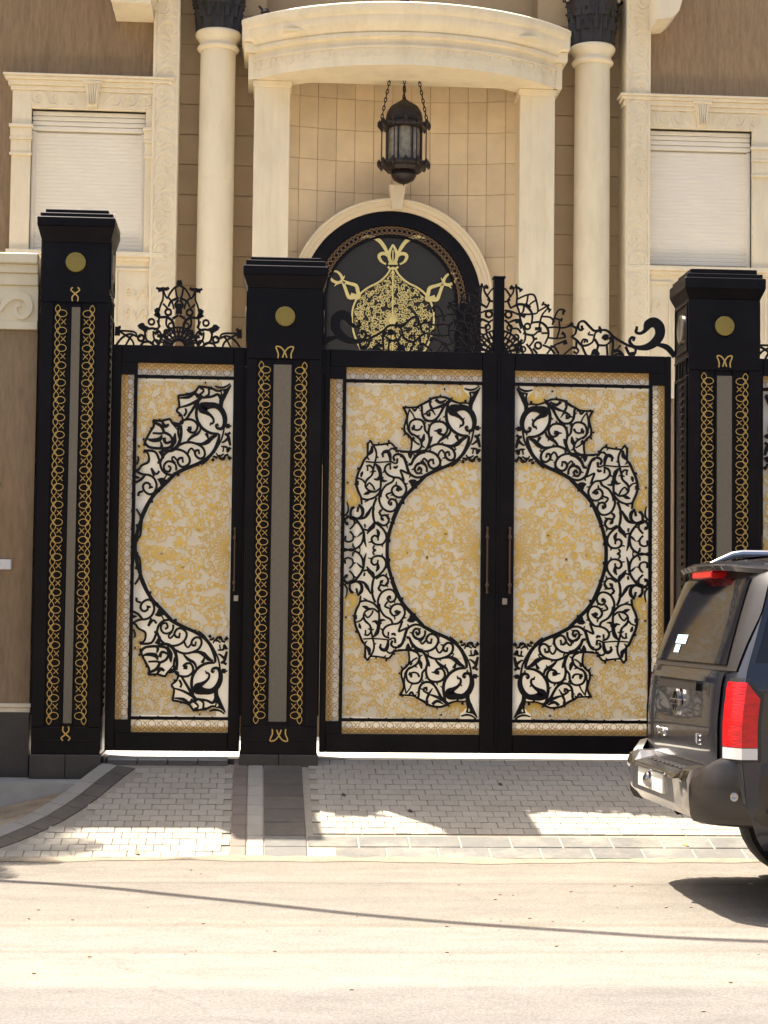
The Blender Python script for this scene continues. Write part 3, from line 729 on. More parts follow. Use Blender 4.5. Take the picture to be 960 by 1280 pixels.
def arabesque(region, r, seed):
    rg = random.Random(seed); pts = []
    xs_ = [p[0] for p in region]; zs_ = [p[1] for p in region]
    tries = 0
    while tries < 14000:
        tries += 1
        p = (rg.uniform(min(xs_), max(xs_)), rg.uniform(min(zs_), max(zs_)))
        if inside(p, region) and all((p[0]-q[0])**2+(p[1]-q[1])**2 > (r*1.38)**2 for q in pts): pts.append(p)
    res = []
    for i, p in enumerate(pts):
        a = rg.uniform(0, 6.28); h = rg.choice((1, -1))
        res.append((curl(p, r*rg.uniform(.75, 1.0), a, h), [r*.13, r*.14, r*.15, r*.16, r*.17, r*.18, r*.19, r*.20, r*.22, r*.27, r*.34]))
        b = rg.uniform(0, 6.28)
        for k in range(rg.choice((0, 0, 3))):          # petals
            q = b+k*2*math.pi/5
            res.append(([(p[0]+r*.9*math.cos(q), p[1]+r*.9*math.sin(q)), (p[0]+r*1.25*math.cos(q+.15), p[1]+r*1.25*math.sin(q+.15)), (p[0]+r*1.5*math.cos(q+.3), p[1]+r*1.5*math.sin(q+.3))], [r*.10, r*.38, r*.06]))
        near = sorted(pts, key=lambda q: (p[0]-q[0])**2+(p[1]-q[1])**2)[1:4]
        for q in near:
            if q > p:
                mx, mz = (p[0]+q[0])/2, (p[1]+q[1])/2; dx, dz = q[0]-p[0], q[1]-p[1]; s = rg.choice((.25, -.25))
                res.append(([(p[0]+dx*.12, p[1]+dz*.12), (mx-dz*s, mz+dx*s), (p[0]+dx*.88, p[1]+dz*.88)], r*.14))
    return [(P, wd) for P, wd in res if all(inside(p, region) for p in P)]
def outline(poly, wd): return [(poly+[poly[0]], wd)]
gq = arabesque(corner, .040, 3) + [(corner[1:], .008)]
gqL = arabesque(cornerL, .036, 4) + [(cornerL[1:], .008)]
# two gilt drops
TB = ZB[0]; TA = ZA[0]
drop1 = [TB(p) for p in ((140,650),(150,720),(200,780),(215,840),(190,875),(150,870),(122,830))]
drop2 = [TA(p) for p in ((485,170),(540,190),(590,240),(650,262),(705,240),(715,205),(690,175))]
gq += [(drop1, [.006, .012, .030, .042, .040, .03, .008]), (drop2, [.006, .010, .028, .042, .04, .03, .008])]
gq += [([TB(p) for p in ((138,640),(180,560),(225,500))], .007), ([TB(p) for p in ((120,600),(110,700),(118,800))], .007),
       ([TB(p) for p in ((125,560),(150,600),(140,640))], .007), ([TB(p) for p in ((100,480),(120,440),(160,410),(200,430),(250,300),(270,380),(240,460))], .009),
       ([TA(p) for p in ((700,790-30),(640,770-20))], .006)]
CD = (XC-.004, ZMID)               # centre of the medallion
u1 = F/15.0
def gold_disc(side, xin, region, seed):
    """interlaced rays, curls and blossoms in rings about the centre, half of it per leaf (side -1 left, +1 right)"""
    rg = random.Random(seed); res = []
    N = 28
    def pol(r, a): return (CD0[0]+r*math.cos(a), CD0[1]+r*math.sin(a))
    CD0 = (xin, ZMID)
    for k in range(N):
        for s in (1, -1):
            pts = []; r = .035
            a0 = 2*math.pi*k/N
            while r < .17:
                pts.append(pol(r, a0+s*.62*math.log(r/.035))); r *= 1.16
            run = []
            for p in pts+[None]:
                if p is not None and inside(p, region) and (p[0]-xin)*side > .0: run.append(p)
                else:
                    if len(run) > 1: res.append((run, .0055))
                    run = []
    for (rad, n, sz) in ((.09, 12, .014),):
        for k in range(n):
            a = 2*math.pi*(k+.5*(n % 4 == 0))/n
            p = pol(rad, a); h = 1 if k % 2 else -1
            pts = curl(p, sz, a+1.5*h, h)
            if all(inside(q, region) and (q[0]-xin)*side > 0 for q in pts): res.append((pts, [sz*.14]*8+[sz*.2, sz*.28, sz*.34]))
    outer = [p for p in arabesque(region, .054, seed+20) if min(math.hypot(q[0]-xin, q[1]-ZMID) for q in p[0]) > .26 and all((q[0]-xin)*side > .01 for q in p[0])]
    outer += [p for p in arabesque(region, .030, seed+40) if min(math.hypot(q[0]-xin, q[1]-ZMID) for q in p[0]) > .13 and max(math.hypot(q[0]-xin, q[1]-ZMID) for q in p[0]) < .29 and all((q[0]-xin)*side > .01 for q in p[0])]
    for pts, wd in outer: res.append((pts, wd))
    for q in range(90):                         # small solid blossoms
        t = rg.uniform(0, 6.28); r_ = rg.uniform(.3, .84); c = pol(r_, t); b0 = rg.uniform(0, 6)
        for m in range(4):
            an = b0+m*math.pi/2; pp = [c, (c[0]+.016*math.cos(an), c[1]+.016*math.sin(an)), (c[0]+.028*math.cos(an+.3), c[1]+.028*math.sin(an+.3))]
            if all(inside(v, region) and (v[0]-xin)*side > 0 for v in pp): res.append((pp, [.006, .020, .003]))
    return res
ringpts = [(601,571),(578,575),(558,581),(542,590),(525,603),(509,622),(496,646),(487,669),(484,689)]
def disc_region(dx=0.0, xmin=None):
    up = [(G(x, y, -.03).x+dx, G(x, y, -.03).z+(zl if dx else 0)) for x, y in ringpts]
    if xmin is not None: up = [(max(x, xmin), z) for x, z in up]
    return up+[(x, 2*ZMID-z) for x, z in reversed(up[:-1])]
regM = disc_region()
regL = disc_region(dxl, LX['p0']+.012)
dM = gold_disc(-1, GX['p1']+.008, regM, 1)
dL = gold_disc(-1, LX['p1']+.006, regL, 2)

def chain(mb, a, b, across, y0, y1, pitch=.118, lw=.0050, dense=True):
    """interlaced gilt border from a to b (x,z); 'across' is the unit normal towards the dense edge, sized by the strip's width"""
    ax_, az_ = a; dx, dz = b[0]-a[0], b[1]-a[1]; L = math.hypot(dx, dz); tx, tz = dx/L, dz/L
    n = max(2, round(L/pitch)); p = L/n
    def pt(s, c): return (ax_+tx*s+across[0]*c, az_+tz*s+across[1]*c)
    for ph in (0, math.pi):
        mb.stroke([pt(p*i/8, .62+.20*math.sin(2*math.pi*i/8+ph)) if dense else pt(p*i/8, .77+.20*math.sin(2*math.pi*i/8+ph)) for i in range(8*n+1)], lw, y0, y1, sub=2, back=False)
        if dense: mb.stroke([pt(p*i/8, .80+.13*math.sin(2*math.pi*i/8+ph+1.57)) for i in range(8*n+1)], lw, y0, y1, sub=2, back=False)
    for i in range(n):
        c0 = p*(i+.5)
        mb.stroke([pt(c0+p*(.27 if dense else .20)*math.cos(t), .43+.41*math.sin(t)) for t in [2*math.pi*k/14 for k in range(15)]], lw, y0, y1, smooth=False, back=False)
        c1 = p*i+p*.02
        if i: 
            for s in (1, -1): mb.stroke([pt(c1-s*p*.16, .10), pt(c1, .28), pt(c1+s*p*.14, .48)], lw*.9, y0, y1, sub=3, back=False)
def chain2(mb, a, b, across, width, y0, y1, **k):
    chain(mb, a, b, (across[0]*width, across[1]*width), y0, y1, **k)

def gate_leaf(A, side, x_out, x_strip, x_line, x_panel, x_in, q, gold_, disc_, fx, sheets, in_frame=None):
    """side -1: hinge at the left. x_* run from the hinge side to the meeting side."""
    s = -side                                   # direction from hinge to meeting side
    f = MB(); z = GZ
    lo, hi = -.06, .02
    b = .004
    # frame: stiles and rails, butted
    f.box(x_out, x_strip, lo, hi, z['bot'], z['top'], b)
    f.box(x_in, in_frame, lo, hi, z['bot'], z['top'], b)
    f.box(x_strip, x_in, lo+.002, hi, z['s1'], z['top'], b)
    f.box(x_strip, x_in, lo+.002, hi, z['bot'], z['q0'], b)
    f.box(x_strip, x_line, lo+.002, hi, z['s0'], z['s1'], 0); f.box(x_strip, x_line, lo+.002, hi, z['q0'], z['q1'], 0)
    A.put(f, 'frame', M['black'])
    f = MB()
    f.box(x_line, x_panel, lo+.006, -.026, z['q0'], z['s1'])
    f.box(x_panel, x_in, lo+.006, -.026, z['pt'], z['s0']); f.box(x_panel, x_in, lo+.006, -.026, z['q1'], z['pb'])
    xm_ = (x_line+x_panel)/2; zz = z['pb']+.06
    while zz < z['pt']: f.disc(xm_-s*.010, zz, .009, lo+.004, -.028, 8); zz += .142
    xx = x_panel+s*.07
    while (x_in-xx)*s > 0:
        f.disc(xx, (z['pt']+z['s0'])/2-.010, .009, lo+.004, -.028, 8); f.disc(xx, (z['q1']+z['pb'])/2+.010, .009, lo+.004, -.028, 8); xx += s*.142
    A.put(f, 'inner_frame', M['black'])
    p = MB(); p.box(x_strip-.01*s, x_in+.01*s, YP, YP+.008, z['q0']-.01, z['s1']+.01)
    A.put(p, 'panel', M['panel'])
    k = MB(); ys0, ys1 = YP-.003, YP-.0005
    for reg in sheets:
        for sg in ((1, -1) if reg is not sheets[-1] else (1,)):
            poly_ = [(fx(x), ZMID+sg*(zz-ZMID)) for x, zz in reg]
            area = sum(a[0]*b[1]-b[0]*a[1] for a, b in zip(poly_, poly_[1:]+poly_[:1]))
            k.prism(poly_ if area > 0 else poly_[::-1], ys0, ys1)
    sw_ = abs(x_line-x_strip)
    A.put(k, 'gilt_sheet', M['sheet']); k = MB()
    k.box(x_strip, x_strip+s*sw_*.46, ys0, ys1, z['q1'], z['s0']); k.box(x_panel, x_in, ys0, ys1, z['s1']-(z['s1']-z['s0'])*.46, z['s1']); k.box(x_panel, x_in, ys0, ys1, z['q0'], z['q0']+(z['q1']-z['q0'])*.46)
    A.put(k, 'gilt_edge', M['sheet_deep'])
    k = MB(); put_strokes(k, q, YF, YBk, fx, side > 0, 1.16); A.put(k, 'scrollwork', M['iron'])
    k = MB(); put_strokes(k, gold_, YG, YGb, fx, side > 0)
    for pts, wd in disc_:
        P = [(fx(x), zz) for x, zz in pts]; W_ = wd
        if side > 0: P = P[::-1]; W_ = wd[::-1] if isinstance(wd, list) else wd
        k.stroke(P, W_, YG, YGb, sub=2, back=False)
    A.put(k, 'gilt_fretwork', M['goldp'])
    k = MB()
    sw = abs(x_line-x_strip)
    chain2(k, (x_line, z['q1']), (x_line, z['s0']) , (-s, 0), sw, YG, YGb, pitch=.112)
    chain2(k, (x_panel, z['s0']), (x_in, z['s0']), (0, 1), z['s1']-z['s0'], YG, YGb, pitch=.108)
    chain2(k, (x_panel, z['q1']), (x_in, z['q1']), (0, -1), z['q1']-z['q0'], YG, YGb, pitch=.108)
    A.put(k, 'gilt_border', M['golddeep'])
    ring = MB()
    return A

def mirror_poly(f): return f
def handle(A, x, z0, z1):
    h = MB(); h.tube([(x, -.135, z0), (x, -.135, z1)], .0085, 10)
    for zz in (z0+.06, z1-.07):
        h.tube([(x, -.06, zz), (x, -.135, zz)], .007, 8); h.lathe([(.005, -.02), (.014, -.012), (.016, 0), (.014, .012), (.005, .02)], x, -.135, 10, z=zz)
    for zz, d in ((z0, -1), (z1, 1)): h.lathe([(.004, -.012), (.012, -.004), (.012, .004), (.004, .012)], x, -.135, 10, z=zz)
    A.put(h, 'handle', M['bronzehandle'], smooth=True)
M['bronzehandle'] = mat('aged_bronze', (.13, .085, .06, 1), .35, metal=.8)

# ---- double gate
root = thing('double_gate', (XC, 0, 0), 'wide black double driveway gate with gold lace medallion between two pillars', 'gate')
A = At(root)
ident = lambda x: x
mirr = lambda x: 2*XC-x
x0 = G(402, 690).x; strip0 = GX['l']; line0 = GX['l1']; pan0 = GX['p0']; pin = GX['p1']
class Leaf(At):
    def __init__(s, A, name):
        s.o = A.o; s.root = bpy.data.objects.new(name, None); COL.objects.link(s.root); s.root.parent = A.root
for side, fx in ((-1, ident), (1, mirr)):
    L_ = Leaf(A, 'gate_leaf')
    gate_leaf(L_, side, fx(x0), fx(strip0), fx(line0), fx(pan0), fx(pin), quarter, gq, dM, fx, (corner, regM), in_frame=XC+side*.004)
    hx = XC+side*(XC-G(606.5, 700).x)
    handle(L_, hx, G(606, 741).z, G(606, 661).z)
    if side > 0:
        k = MB(); lx, lz = G(629.5, 752).x, G(629.5, 752).z
        k.box(lx-.021, lx+.021, -.068, -.058, lz-.026, lz+.026, .003); k.lathe([(.007, 0), (.007, .014)], 0, 0, 10)
        k.v[-20:] = [(lx+x, -.066-zz, lz+y) for x, y, zz in k.v[-20:]]
        L_.put(k, 'lock', M['steel'])
# meeting post and hinge stiles
k = MB(); k.box(XC-.042, XC+.042, -.045, .05, GZ['top']-.02, G(620, 349).z, .004); k.box(XC-.05, XC+.05, -.05, .055, G(620, 349).z, G(620, 347).z+.006, .003)
k.box(XC-.012, XC+.012, -.072, -.058, GZ['bot'], GZ['top'], .003)
A.put(k, 'meeting_post', M['black'])

Z6 = TZ(590, 330, 7.385, 0); Z7 = TZ(700, 380, 6.4, 0); Z8 = TZ(140, 345, 5.818, 0)
C6 = [
 ([(345,218),(372,224),(388,222)], 20), ([(352,215),(368,222)], [34,30]), ([(386,225),(375,270),(345,312),(330,342),(352,402)], 13), ([(405,205),(414,300),(410,372),(432,432)], 13),
 ([(405,212),(438,232),(458,252)], 16), ([(445,240),(456,252)], [30,28]), ([(395,205),(410,210)], 30),
 ([(285,228),(312,240),(340,280),(357,312)], 12), ([(350,412),(420,377),(480,380),(530,420),(555,480),(545,560)], [12,18,18,16,14,12]),
 ([(420,325),(500,290),(562,285),(590,332),(606,442),(550,465),(470,465)], 12), ([(515,292),(506,350),(495,392)], 12), ([(586,338),(550,360),(528,382)], 12), ([(485,370),(535,410)], 26),
 ([(606,440),(662,408),(688,388),(662,372)], 13), ([(645,365),(660,372)], [28,30]), ([(688,388),(712,425)], 14), ([(708,428),(722,438)], [28,30]), ([(690,380),(706,396)], 24), ([(702,408),(652,462),(630,520),(618,590)], 13),
 ([(640,487),(720,495),(762,540)], 12), ([(740,562),(765,480),(802,425),(850,428)], 13), ([(830,455),(848,455)], [28,26]), ([(850,428),(852,450)], 14), ([(760,502),(820,522)], 12), ([(815,515),(832,520)], [26,28]), ([(800,530),(806,600),(780,685)], 12),
 ([(540,545),(630,540),(690,590),(704,660),(670,740)], [12,16,16,14,12]), ([(690,592),(760,585),(840,592),(915,570)], 12), ([(905,545),(925,568)], [20,28]), ([(700,682),(780,690),(862,680)], 12), ([(825,640),(848,650),(858,682)], [26,16,14]), ([(690,830),(760,752),(862,715)], 13), ([(850,705),(862,745)], [28,30]),
 ([(430,432),(452,540),(490,640),(480,720),(440,742)], 13), ([(330,545),(420,520),(452,600)], [12,18,12]), ([(470,642),(560,660),(602,630),(640,622)], 14), ([(545,650),(570,700),(530,760)], 14), ([(580,600),(640,600)], 22),
 ([(650,750),(720,780),(762,832)], 13), ([(800,832),(760,770),(720,760)], 12), ([(850,835),(920,777),(965,770)], 13), ([(300,430),(360,440),(430,470)], 12), ([(440,470),(470,440),(480,380)], 14),
 ([(300,350),(330,345),(352,330)], 13), ([(300,520),(330,545),(360,600),(350,640)], 14), ([(360,600),(420,600),(450,640)], 13), ([(430,460),(490,490)], 22), ([(560,780),(600,830)], 14), ([(500,740),(540,790),(560,832)], 14),
 ([(640,640),(700,640)], 13), ([(560,700),(600,690)], 16), ([(385,760),(430,740),(460,700)], 22), ([(400,540),(440,520)], 26),
]
H6 = [(335,470,30,16), (510,578,27,14), (608,755,30,15), (405,680,26,12), (467,790,26,12), (345,590,24,12), (430,800,18,10)]
C7 = [
 ([(60,180),(92,175),(130,192),(152,150),(190,140),(232,180),(270,215),(312,212)], 14), ([(150,152),(145,195),(168,212),(188,198)], 12), ([(165,190),(182,188)], [26,24]),
 ([(312,180),(318,205),(325,235)], [8,22,10]), ([(85,262),(130,290),(172,332),(218,330),(262,300),(282,232),(340,210),(382,220),(422,260),(482,300),(552,337),(602,345)], [12,14,14,14,12,12,13,14,14,14,14,14]),
 ([(130,195),(120,240),(90,262)], 13), ([(172,332),(202,402),(232,428)], 13), ([(170,320),(180,288),(212,290),(215,310)], 12), ([(190,298),(202,302)], [24,22]),
 ([(275,282),(302,332),(290,372)], 14), ([(262,365),(280,385),(310,410)], [14,40,18]), ([(262,378),(250,420)], 14), ([(302,330),(362,332),(402,302)], 12), ([(345,285),(360,268),(385,270)], [28,42,30]), ([(400,262),(422,312),(412,425)], [40,14,12]), ([(372,330),(378,420)], 12),
 ([(422,372),(472,380),(502,412),(495,425)], 16), ([(482,332),(432,390)], 12), ([(522,342),(552,402),(592,425)], [14,16,14]), ([(602,350),(600,390),(575,425)], 14), ([(560,400),(590,395)], 20), ([(235,225),(225,245),(262,250)], 9),
 ([(130,290),(125,350),(100,352)], 13), ([(105,380),(130,398),(145,375),(125,352),(90,350)], 11), ([(425,415),(470,400),(500,425)], 13),
 ([(612,200),(605,226),(640,237),(680,212),(705,165),(750,148),(792,185),(795,250),(755,310),(700,343),(640,352),(585,342),(555,302),(570,268),(590,280)], [20,16,18,28,62,64,66,62,58,46,30,22,18,16,20]),
 ([(602,198),(620,200)], [30,28]), ([(580,278),(598,284)], [30,26]), ([(760,322),(840,342),(885,380),(915,425)], [16,34,34,28]),
]
C8 = [
 ([(483,30),(484,62)], [12,26]), ([(484,48),(484,75)], [26,10]), ([(484,72),(452,88),(420,130),(405,160),(388,140),(372,95)], 11), ([(462,85),(470,140),(483,165)], 11), ([(335,100),(405,92)], [26,18]), ([(332,98),(340,85)], 24), ([(398,82),(408,100)], 24), ([(370,80),(372,160),(355,205),(345,232),(312,262)], 11),
 ([(410,222),(432,182),(483,160)], [11,13,14]), ([(415,160),(440,195),(450,240)], 11), ([(483,175),(460,210),(483,250)], 13), ([(483,200),(483,275)], [22,34]), ([(372,200),(410,240)], 11),
 ([(318,238),(345,292),(312,272)], [22,20,24]), ([(320,240),(350,250)], 20), ([(345,300),(402,300),(442,332),(452,392)], [13,16,16,14]), ([(345,290),(340,340),(350,370)], 12), ([(440,310),(483,285)], 14), ([(400,300),(395,350),(420,390),(450,400)], 12),
 ([(330,322),(342,372),(302,390)], 12), ([(195,372),(225,350),(240,400)], [26,18,20]), ([(200,360),(260,392)], [30,38]), ([(250,385),(302,380),(342,400),(362,442),(345,492)], [13,13,13,12,12]), ([(302,400),(306,452),(342,502)], 12), ([(330,430),(390,440),(400,480),(380,510)], 12),
 ([(182,442),(162,405),(52,397)], 11), ([(42,368),(40,432)], [30,32]), ([(48,372),(66,370)], 16), ([(25,512),(72,450),(132,420),(182,440)], 12), ([(60,405),(142,460),(162,512)], 12), ([(95,512),(130,450),(150,430)], 11), ([(205,512),(232,480),(282,480),(302,512)], 13), ([(240,405),(250,460),(290,490)], 13), ([(182,440),(210,440)], 11), ([(340,400),(310,420)], 20), ([(360,440),(330,430)], 20),
]
H8 = [(410,262,22,13), (288,332,21,12), (320,485,22,11), (212,450,22,14), (432,360,20,10), (395,405,16,9)]
def crest_strokes(sets, axis, lat):
    res = []
    for S, H, (T, u) in sets:
        for pts, wd in S: res.append(([T(p) for p in pts], [k/u for k in wd] if isinstance(wd, list) else wd/u))
        for x, y, r, wd in H:
            c = T((x, y)); res.append(([(c[0]+r/u*math.cos(t), c[1]+r/u*math.sin(t)) for t in [2*math.pi*k/8 for k in range(9)]], wd/u))
    return res
def lattice(cx, cz, radii, wd, x0_, zmin):
    """a scale pattern of arcs around the foot of the crest, one side"""
    res = []
    for j, r in enumerate(radii):
        pts = [(cx-r*math.cos(t), cz+r*math.sin(t)) for t in [math.pi/2*k/8 for k in range(9)]]
        res.append((pts, wd))
    for k in range(5):
        t = math.pi/2*(k+.5)/5
        for s in (.25, -.25):
            res.append(([(cx-radii[0]*math.cos(t), cz+radii[0]*math.sin(t)), (cx-radii[-1]*math.cos(t+s), cz+radii[-1]*math.sin(t+s))], wd))
    return res
cz0 = GZ['top']-.01
crest = crest_strokes(((C6, H6, Z6), (C7, [], Z7)), XC, 0)
crest += [([(2*XC-x, z) for x, z in pts], wd) for pts, wd in lattice(XC, cz0, (.06, .105, .15, .20), .011, 0, 0)]
k = MB()
for pts, wd in crest:
    P = [(x, max(z, cz0-.01)) for x, z in pts]
    wd = [v*1.25 for v in wd] if isinstance(wd, list) else wd*1.25
    k.stroke(P, wd, -.022, .002); Q = [(2*XC-x, z) for x, z in P][::-1]
    k.stroke(Q, wd[::-1] if isinstance(wd, list) else wd, -.022, .002)
A.put(k, 'crest', M['iron'])

# ---- single gates (left of the pillar; another beyond the right post)
cxl = Z8[0]((483, 500))[0]; czl = Z8[0]((483, 512))[1]
crestL = crest_strokes(((C8, H8, Z8),), cxl, 0)+lattice(cxl, czl, (.05, .085, .12, .155), .011, 0, 0)
zoffL = G(230, 434).z-GZ['top']
def single_gate(A, fx, side):
    xo, xs_, xl, xp, xi, xe = [G(v, 690).x for v in (136, 148, 164, 168.3, 288.5, 303)]
    gate_leaf(A, side, fx(xo), fx(xs_), fx(xl), fx(xp), fx(xi), quarterL, gqL, dL, fx, (cornerL, regL), in_frame=fx(xe))
    k = MB()
    for pts, wd in crestL:
        wd = [v*1.2 for v in wd] if isinstance(wd, list) else wd*1.2
        P = [(x, max(z+(GZ['top']-czl), GZ['top']-.01)) for x, z in pts]
        for mir in (False, True):
            Q = [(fx(2*cxl-x) if mir else fx(x), z) for x, z in P]; W_ = wd
            if mir ^ (side > 0): Q = Q[::-1]; W_ = wd[::-1] if isinstance(wd, list) else wd
            k.stroke(Q, W_, -.022, .002)
    A.put(k, 'crest', M['iron'])
    lx, lz = fx(G(295, 752).x), G(295, 748).z
    b = MB().box(lx-.02, lx+.02, -.068, -.058, lz-.024, lz+.024, .003); A.put(b, 'lock', M['steel'])
    handle(A, fx(G(293.5, 700).x), G(293, 738).z, G(293, 662).z)
root = thing('single_gate', (G(220, 690).x, 0, 0), 'narrow black single gate with half gold disc, left of the middle pillar', 'gate', 'single leaf gates')
single_gate(At(root), ident, -1)
kx = G(951.5, 690).x+G(288.5, 690).x
root = thing('single_gate', (kx-G(220, 690).x, 0, 0), 'black single gate showing only a sliver beyond the right gate post', 'gate', 'single leaf gates')
single_gate(At(root), lambda x: kx-x, 1)

# ------------------------------------------------------------------ gate posts
YPF, YPB = -.26, .24
def post(name, label, px_, zpx, base_py, with_side=True):
    """px_: dict of pixel columns of the front face at mid height py=690 ; all converted on the plane of the front face"""
    X = lambda p: G(p, 690, YPF).x
    xa, xb = X(px_['a']), X(px_['b']); xm = (xa+xb)/2
    Z = lambda p: G(px_['m'], p, YPF).z
    root = thing(name, (xm, (YPF+YPB)/2, base_py), label, 'gate post', 'black gate posts'); A = At(root)
    ztop = Z(zpx['neck'])
    sl0, sl1 = X(px_['s0']), X(px_['s1'])
    zs0, zs1 = Z(zpx['sb']), Z(zpx['st'])
    st = [(X(px_['l0']), X(px_['l1'])), (X(px_['r0']), X(px_['r1']))]
    zg0, zg1 = Z(zpx['gb']), Z(zpx['gt'])
    # body core plus proud front framing leaving the recesses open
    b = MB(); D = .022
    b.box(xa, xb, YPF+D, YPB, base_py, ztop, .0)
    cols = [xa, st[0][0]-.012, st[0][1]+.012, sl0, sl1, st[1][0]-.012, st[1][1]+.012, xb]
    for i in (0, 2, 4, 6): b.box(cols[i], cols[i+1], YPF, YPF+D, zg0-.02, zg1+.02, .004)
    b.box(xa, xb, YPF, YPF+D, zg1+.02, ztop, .004); b.box(xa, xb, YPF, YPF+D, base_py+.001, zg0-.02, .004)
    b.box(xa+.03, xb-.03, YPF-.006, YPF, Z(zpx['bot'])+.02, Z(zpx['bot'])+.028, .002)
    A.put(b, 'shaft', M['black'])
    # cap
    c = MB(); e = .038
    zz = [ztop, Z(zpx['slab0']), Z(zpx['slab1']), Z(zpx['t2']), Z(zpx['t1'])]
    def frus(x0_, x1_, y0_, y1_, z0_, X0, X1, Y0, Y1, z1_):
        c.add([(x0_, y0_, z0_), (x1_, y0_, z0_), (x1_, y1_, z0_), (x0_, y1_, z0_), (X0, Y0, z1_), (X1, Y0, z1_), (X1, Y1, z1_), (X0, Y1, z1_)],
              [(0,3,2,1),(4,5,6,7),(0,1,5,4),(1,2,6,5),(2,3,7,6),(3,0,4,7)])
    frus(xa, xb, YPF, YPB, zz[0], xa-e*.9, xb+e*.9, YPF-e*.9, YPB+e*.9, zz[1])
    c.box(xa-e, xb+e, YPF-e, YPB+e, zz[1]+.001, zz[2], .006)
    c.box(xa-e*.45, xb+e*.45, YPF-e*.45, YPB+e*.45, zz[2], zz[3], .004)
    c.box(xa+.02, xb-.02, YPF+.02, YPB-.02, zz[3], zz[4], .004)
    A.put(c, 'cap', M['black'])
    # plinth
    p = MB()
    n_ = 2; wd = (xb-xa+.02)/n_
    for i in range(n_): p.box(xa-.01+wd*i+.001, xa-.01+wd*(i+1)-.001, YPF-.012, YPB+.012, base_py-.5, base_py-.002, .003)
    A.put(p, 'plinth', M['blackstone'])
    s_ = MB(); s_.box(sl0+.004, sl1-.004, YPF+.010, YPF+.018, zs0, zs1, .0)
    s_.box(sl0, sl1, YPF+.002, YPF+D, zg0-.02, zs0); s_.box(sl0, sl1, YPF+.002, YPF+D, zs1, zg1+.02)
    o = MB().box(sl0+.006, sl1-.006, YPF+.006, YPF+.016, zs0+.004, zs1-.004, .002)
    A.put(o, 'mesh_panel', M['mesh'])
    g = MB(); y0, y1 = YPF+.004, YPF+.012
    w_ = st[0][1]-st[0][0]
    chain2(g, (st[0][1], zg0), (st[0][1], zg1), (-1, 0), w_, y0, y1, pitch=.137, lw=.0050, dense=False)
    chain2(g, (st[1][0], zg0), (st[1][0], zg1), (1, 0), w_, y0, y1, pitch=.137, lw=.0050, dense=False)
    A.put(g, 'gilt_border', M['gold'])
    # coin with its collar
    zc = Z(zpx['coin']); xcn = X(px_['coin']) if 'coin' in px_ else xm
    def facing(mb2, n0): mb2.v[n0:] = [(xm+x, YPF-zz_, zc+yy) for x, yy, zz_ in mb2.v[n0:]]
    k = MB(); k.lathe([(.094, -.004), (.094, .006), (.084, .010), (.080, .004)], 0, 0, 28); k.v = [(xm+x, YPF-zz_, zc+yy) for x, yy, zz_ in k.v]
    A.put(k, 'coin_collar', M['black'], smooth=True)
    k = MB(); k.lathe([(.079, 0.0), (.079, .012), (.074, .016), (.02, .017), (.001, .0175)], 0, 0, 28); k.v = [(xm+x, YPF-zz_, zc+yy) for x, yy, zz_ in k.v]
    A.put(k, 'coin', M['coin'], smooth=True)
    # little gilt emblems above and below the mesh panel
    for zp, up in ((Z(zpx['e1']), 1), (Z(zpx['e0']), -1)):
        g = MB(); hw = (sl1-sl0)*.46 if sl1-sl0 > .1 else .045; hh = .05
        for s in (1, -1):
            q = [(xm+s*hw*.75, zp-up*hh*.95), (xm+s*hw*.72, zp-up*hh*.2), (xm+s*hw*.98, zp+up*hh*.85), (xm+s*hw*.45, zp+up*hh*.8), (xm+s*.0, zp+up*hh*.05), (xm-s*hw*.25, zp-up*hh*.85)]
            if hw < .05: q = [(xm+s*.020, zp+up*hh*1.1), (xm+s*.034, zp+up*hh*.7), (xm+s*.012, zp+up*hh*.3), (xm-s*.022, zp-up*hh*.4), (xm-s*.020, zp-up*hh*1.1)]
            g.stroke(q, .010, YPF-.008, YPF+.0, sub=4)
        A.put(g, 'gilt_emblem', M['gold'])
    # recess panel, disc and band on both flanks
    for sx, xf in ((-1, xa), (1, xb)):
        k = MB()
        ym = (YPF+YPB)/2
        def fbox(y0_, y1_, z0_, z1_, t): k.box(xf, xf+sx*t, y0_, y1_, z0_, z1_, .003)
        zt = Z(zpx['coin'])
        for (z0_, z1_) in ((zt-.20, zt+.20),):
            fbox(YPF+.03, YPB-.03, z1_-.02, z1_, .010); fbox(YPF+.03, YPB-.03, z0_, z0_+.02, .010)
            fbox(YPF+.03, YPF+.05, z0_+.02, z1_-.02, .010); fbox(YPB-.05, YPB-.03, z0_+.02, z1_-.02, .010)
        fbox(YPF+.03, YPB-.03, zt-.27, zt-.25, .012); fbox(YPF+.03, YPB-.03, zt-.42, zt-.40, .012)
        for yy in (YPF+.06, ym-.06, ym+.04, YPB-.1): fbox(yy, yy+.02, zt-.40, zt-.27, .010)
        fbox(YPF+.03, YPF+.055, base_py+.3, zt-.42, .012); fbox(YPB-.055, YPB-.03, base_py+.3, zt-.42, .012)
        zz_ = base_py+.36
        while zz_ < zt-.45: fbox(ym-.05, ym+.05, zz_, zz_+.03, .009); zz_ += .06
        A.put(k, 'flank_panel', M['black'])
        k = MB(); k.lathe([(.12, 0), (.12, .012), (.1, .018), (.09, .012), (.001, .013)], 0, 0, 24)
        k.v = [(xf+sx*(zz_), ym+x, zt+yy) for x, yy, zz_ in k.v]
        A.put(k, 'flank_disc', M['steel'], smooth=True)
    return root
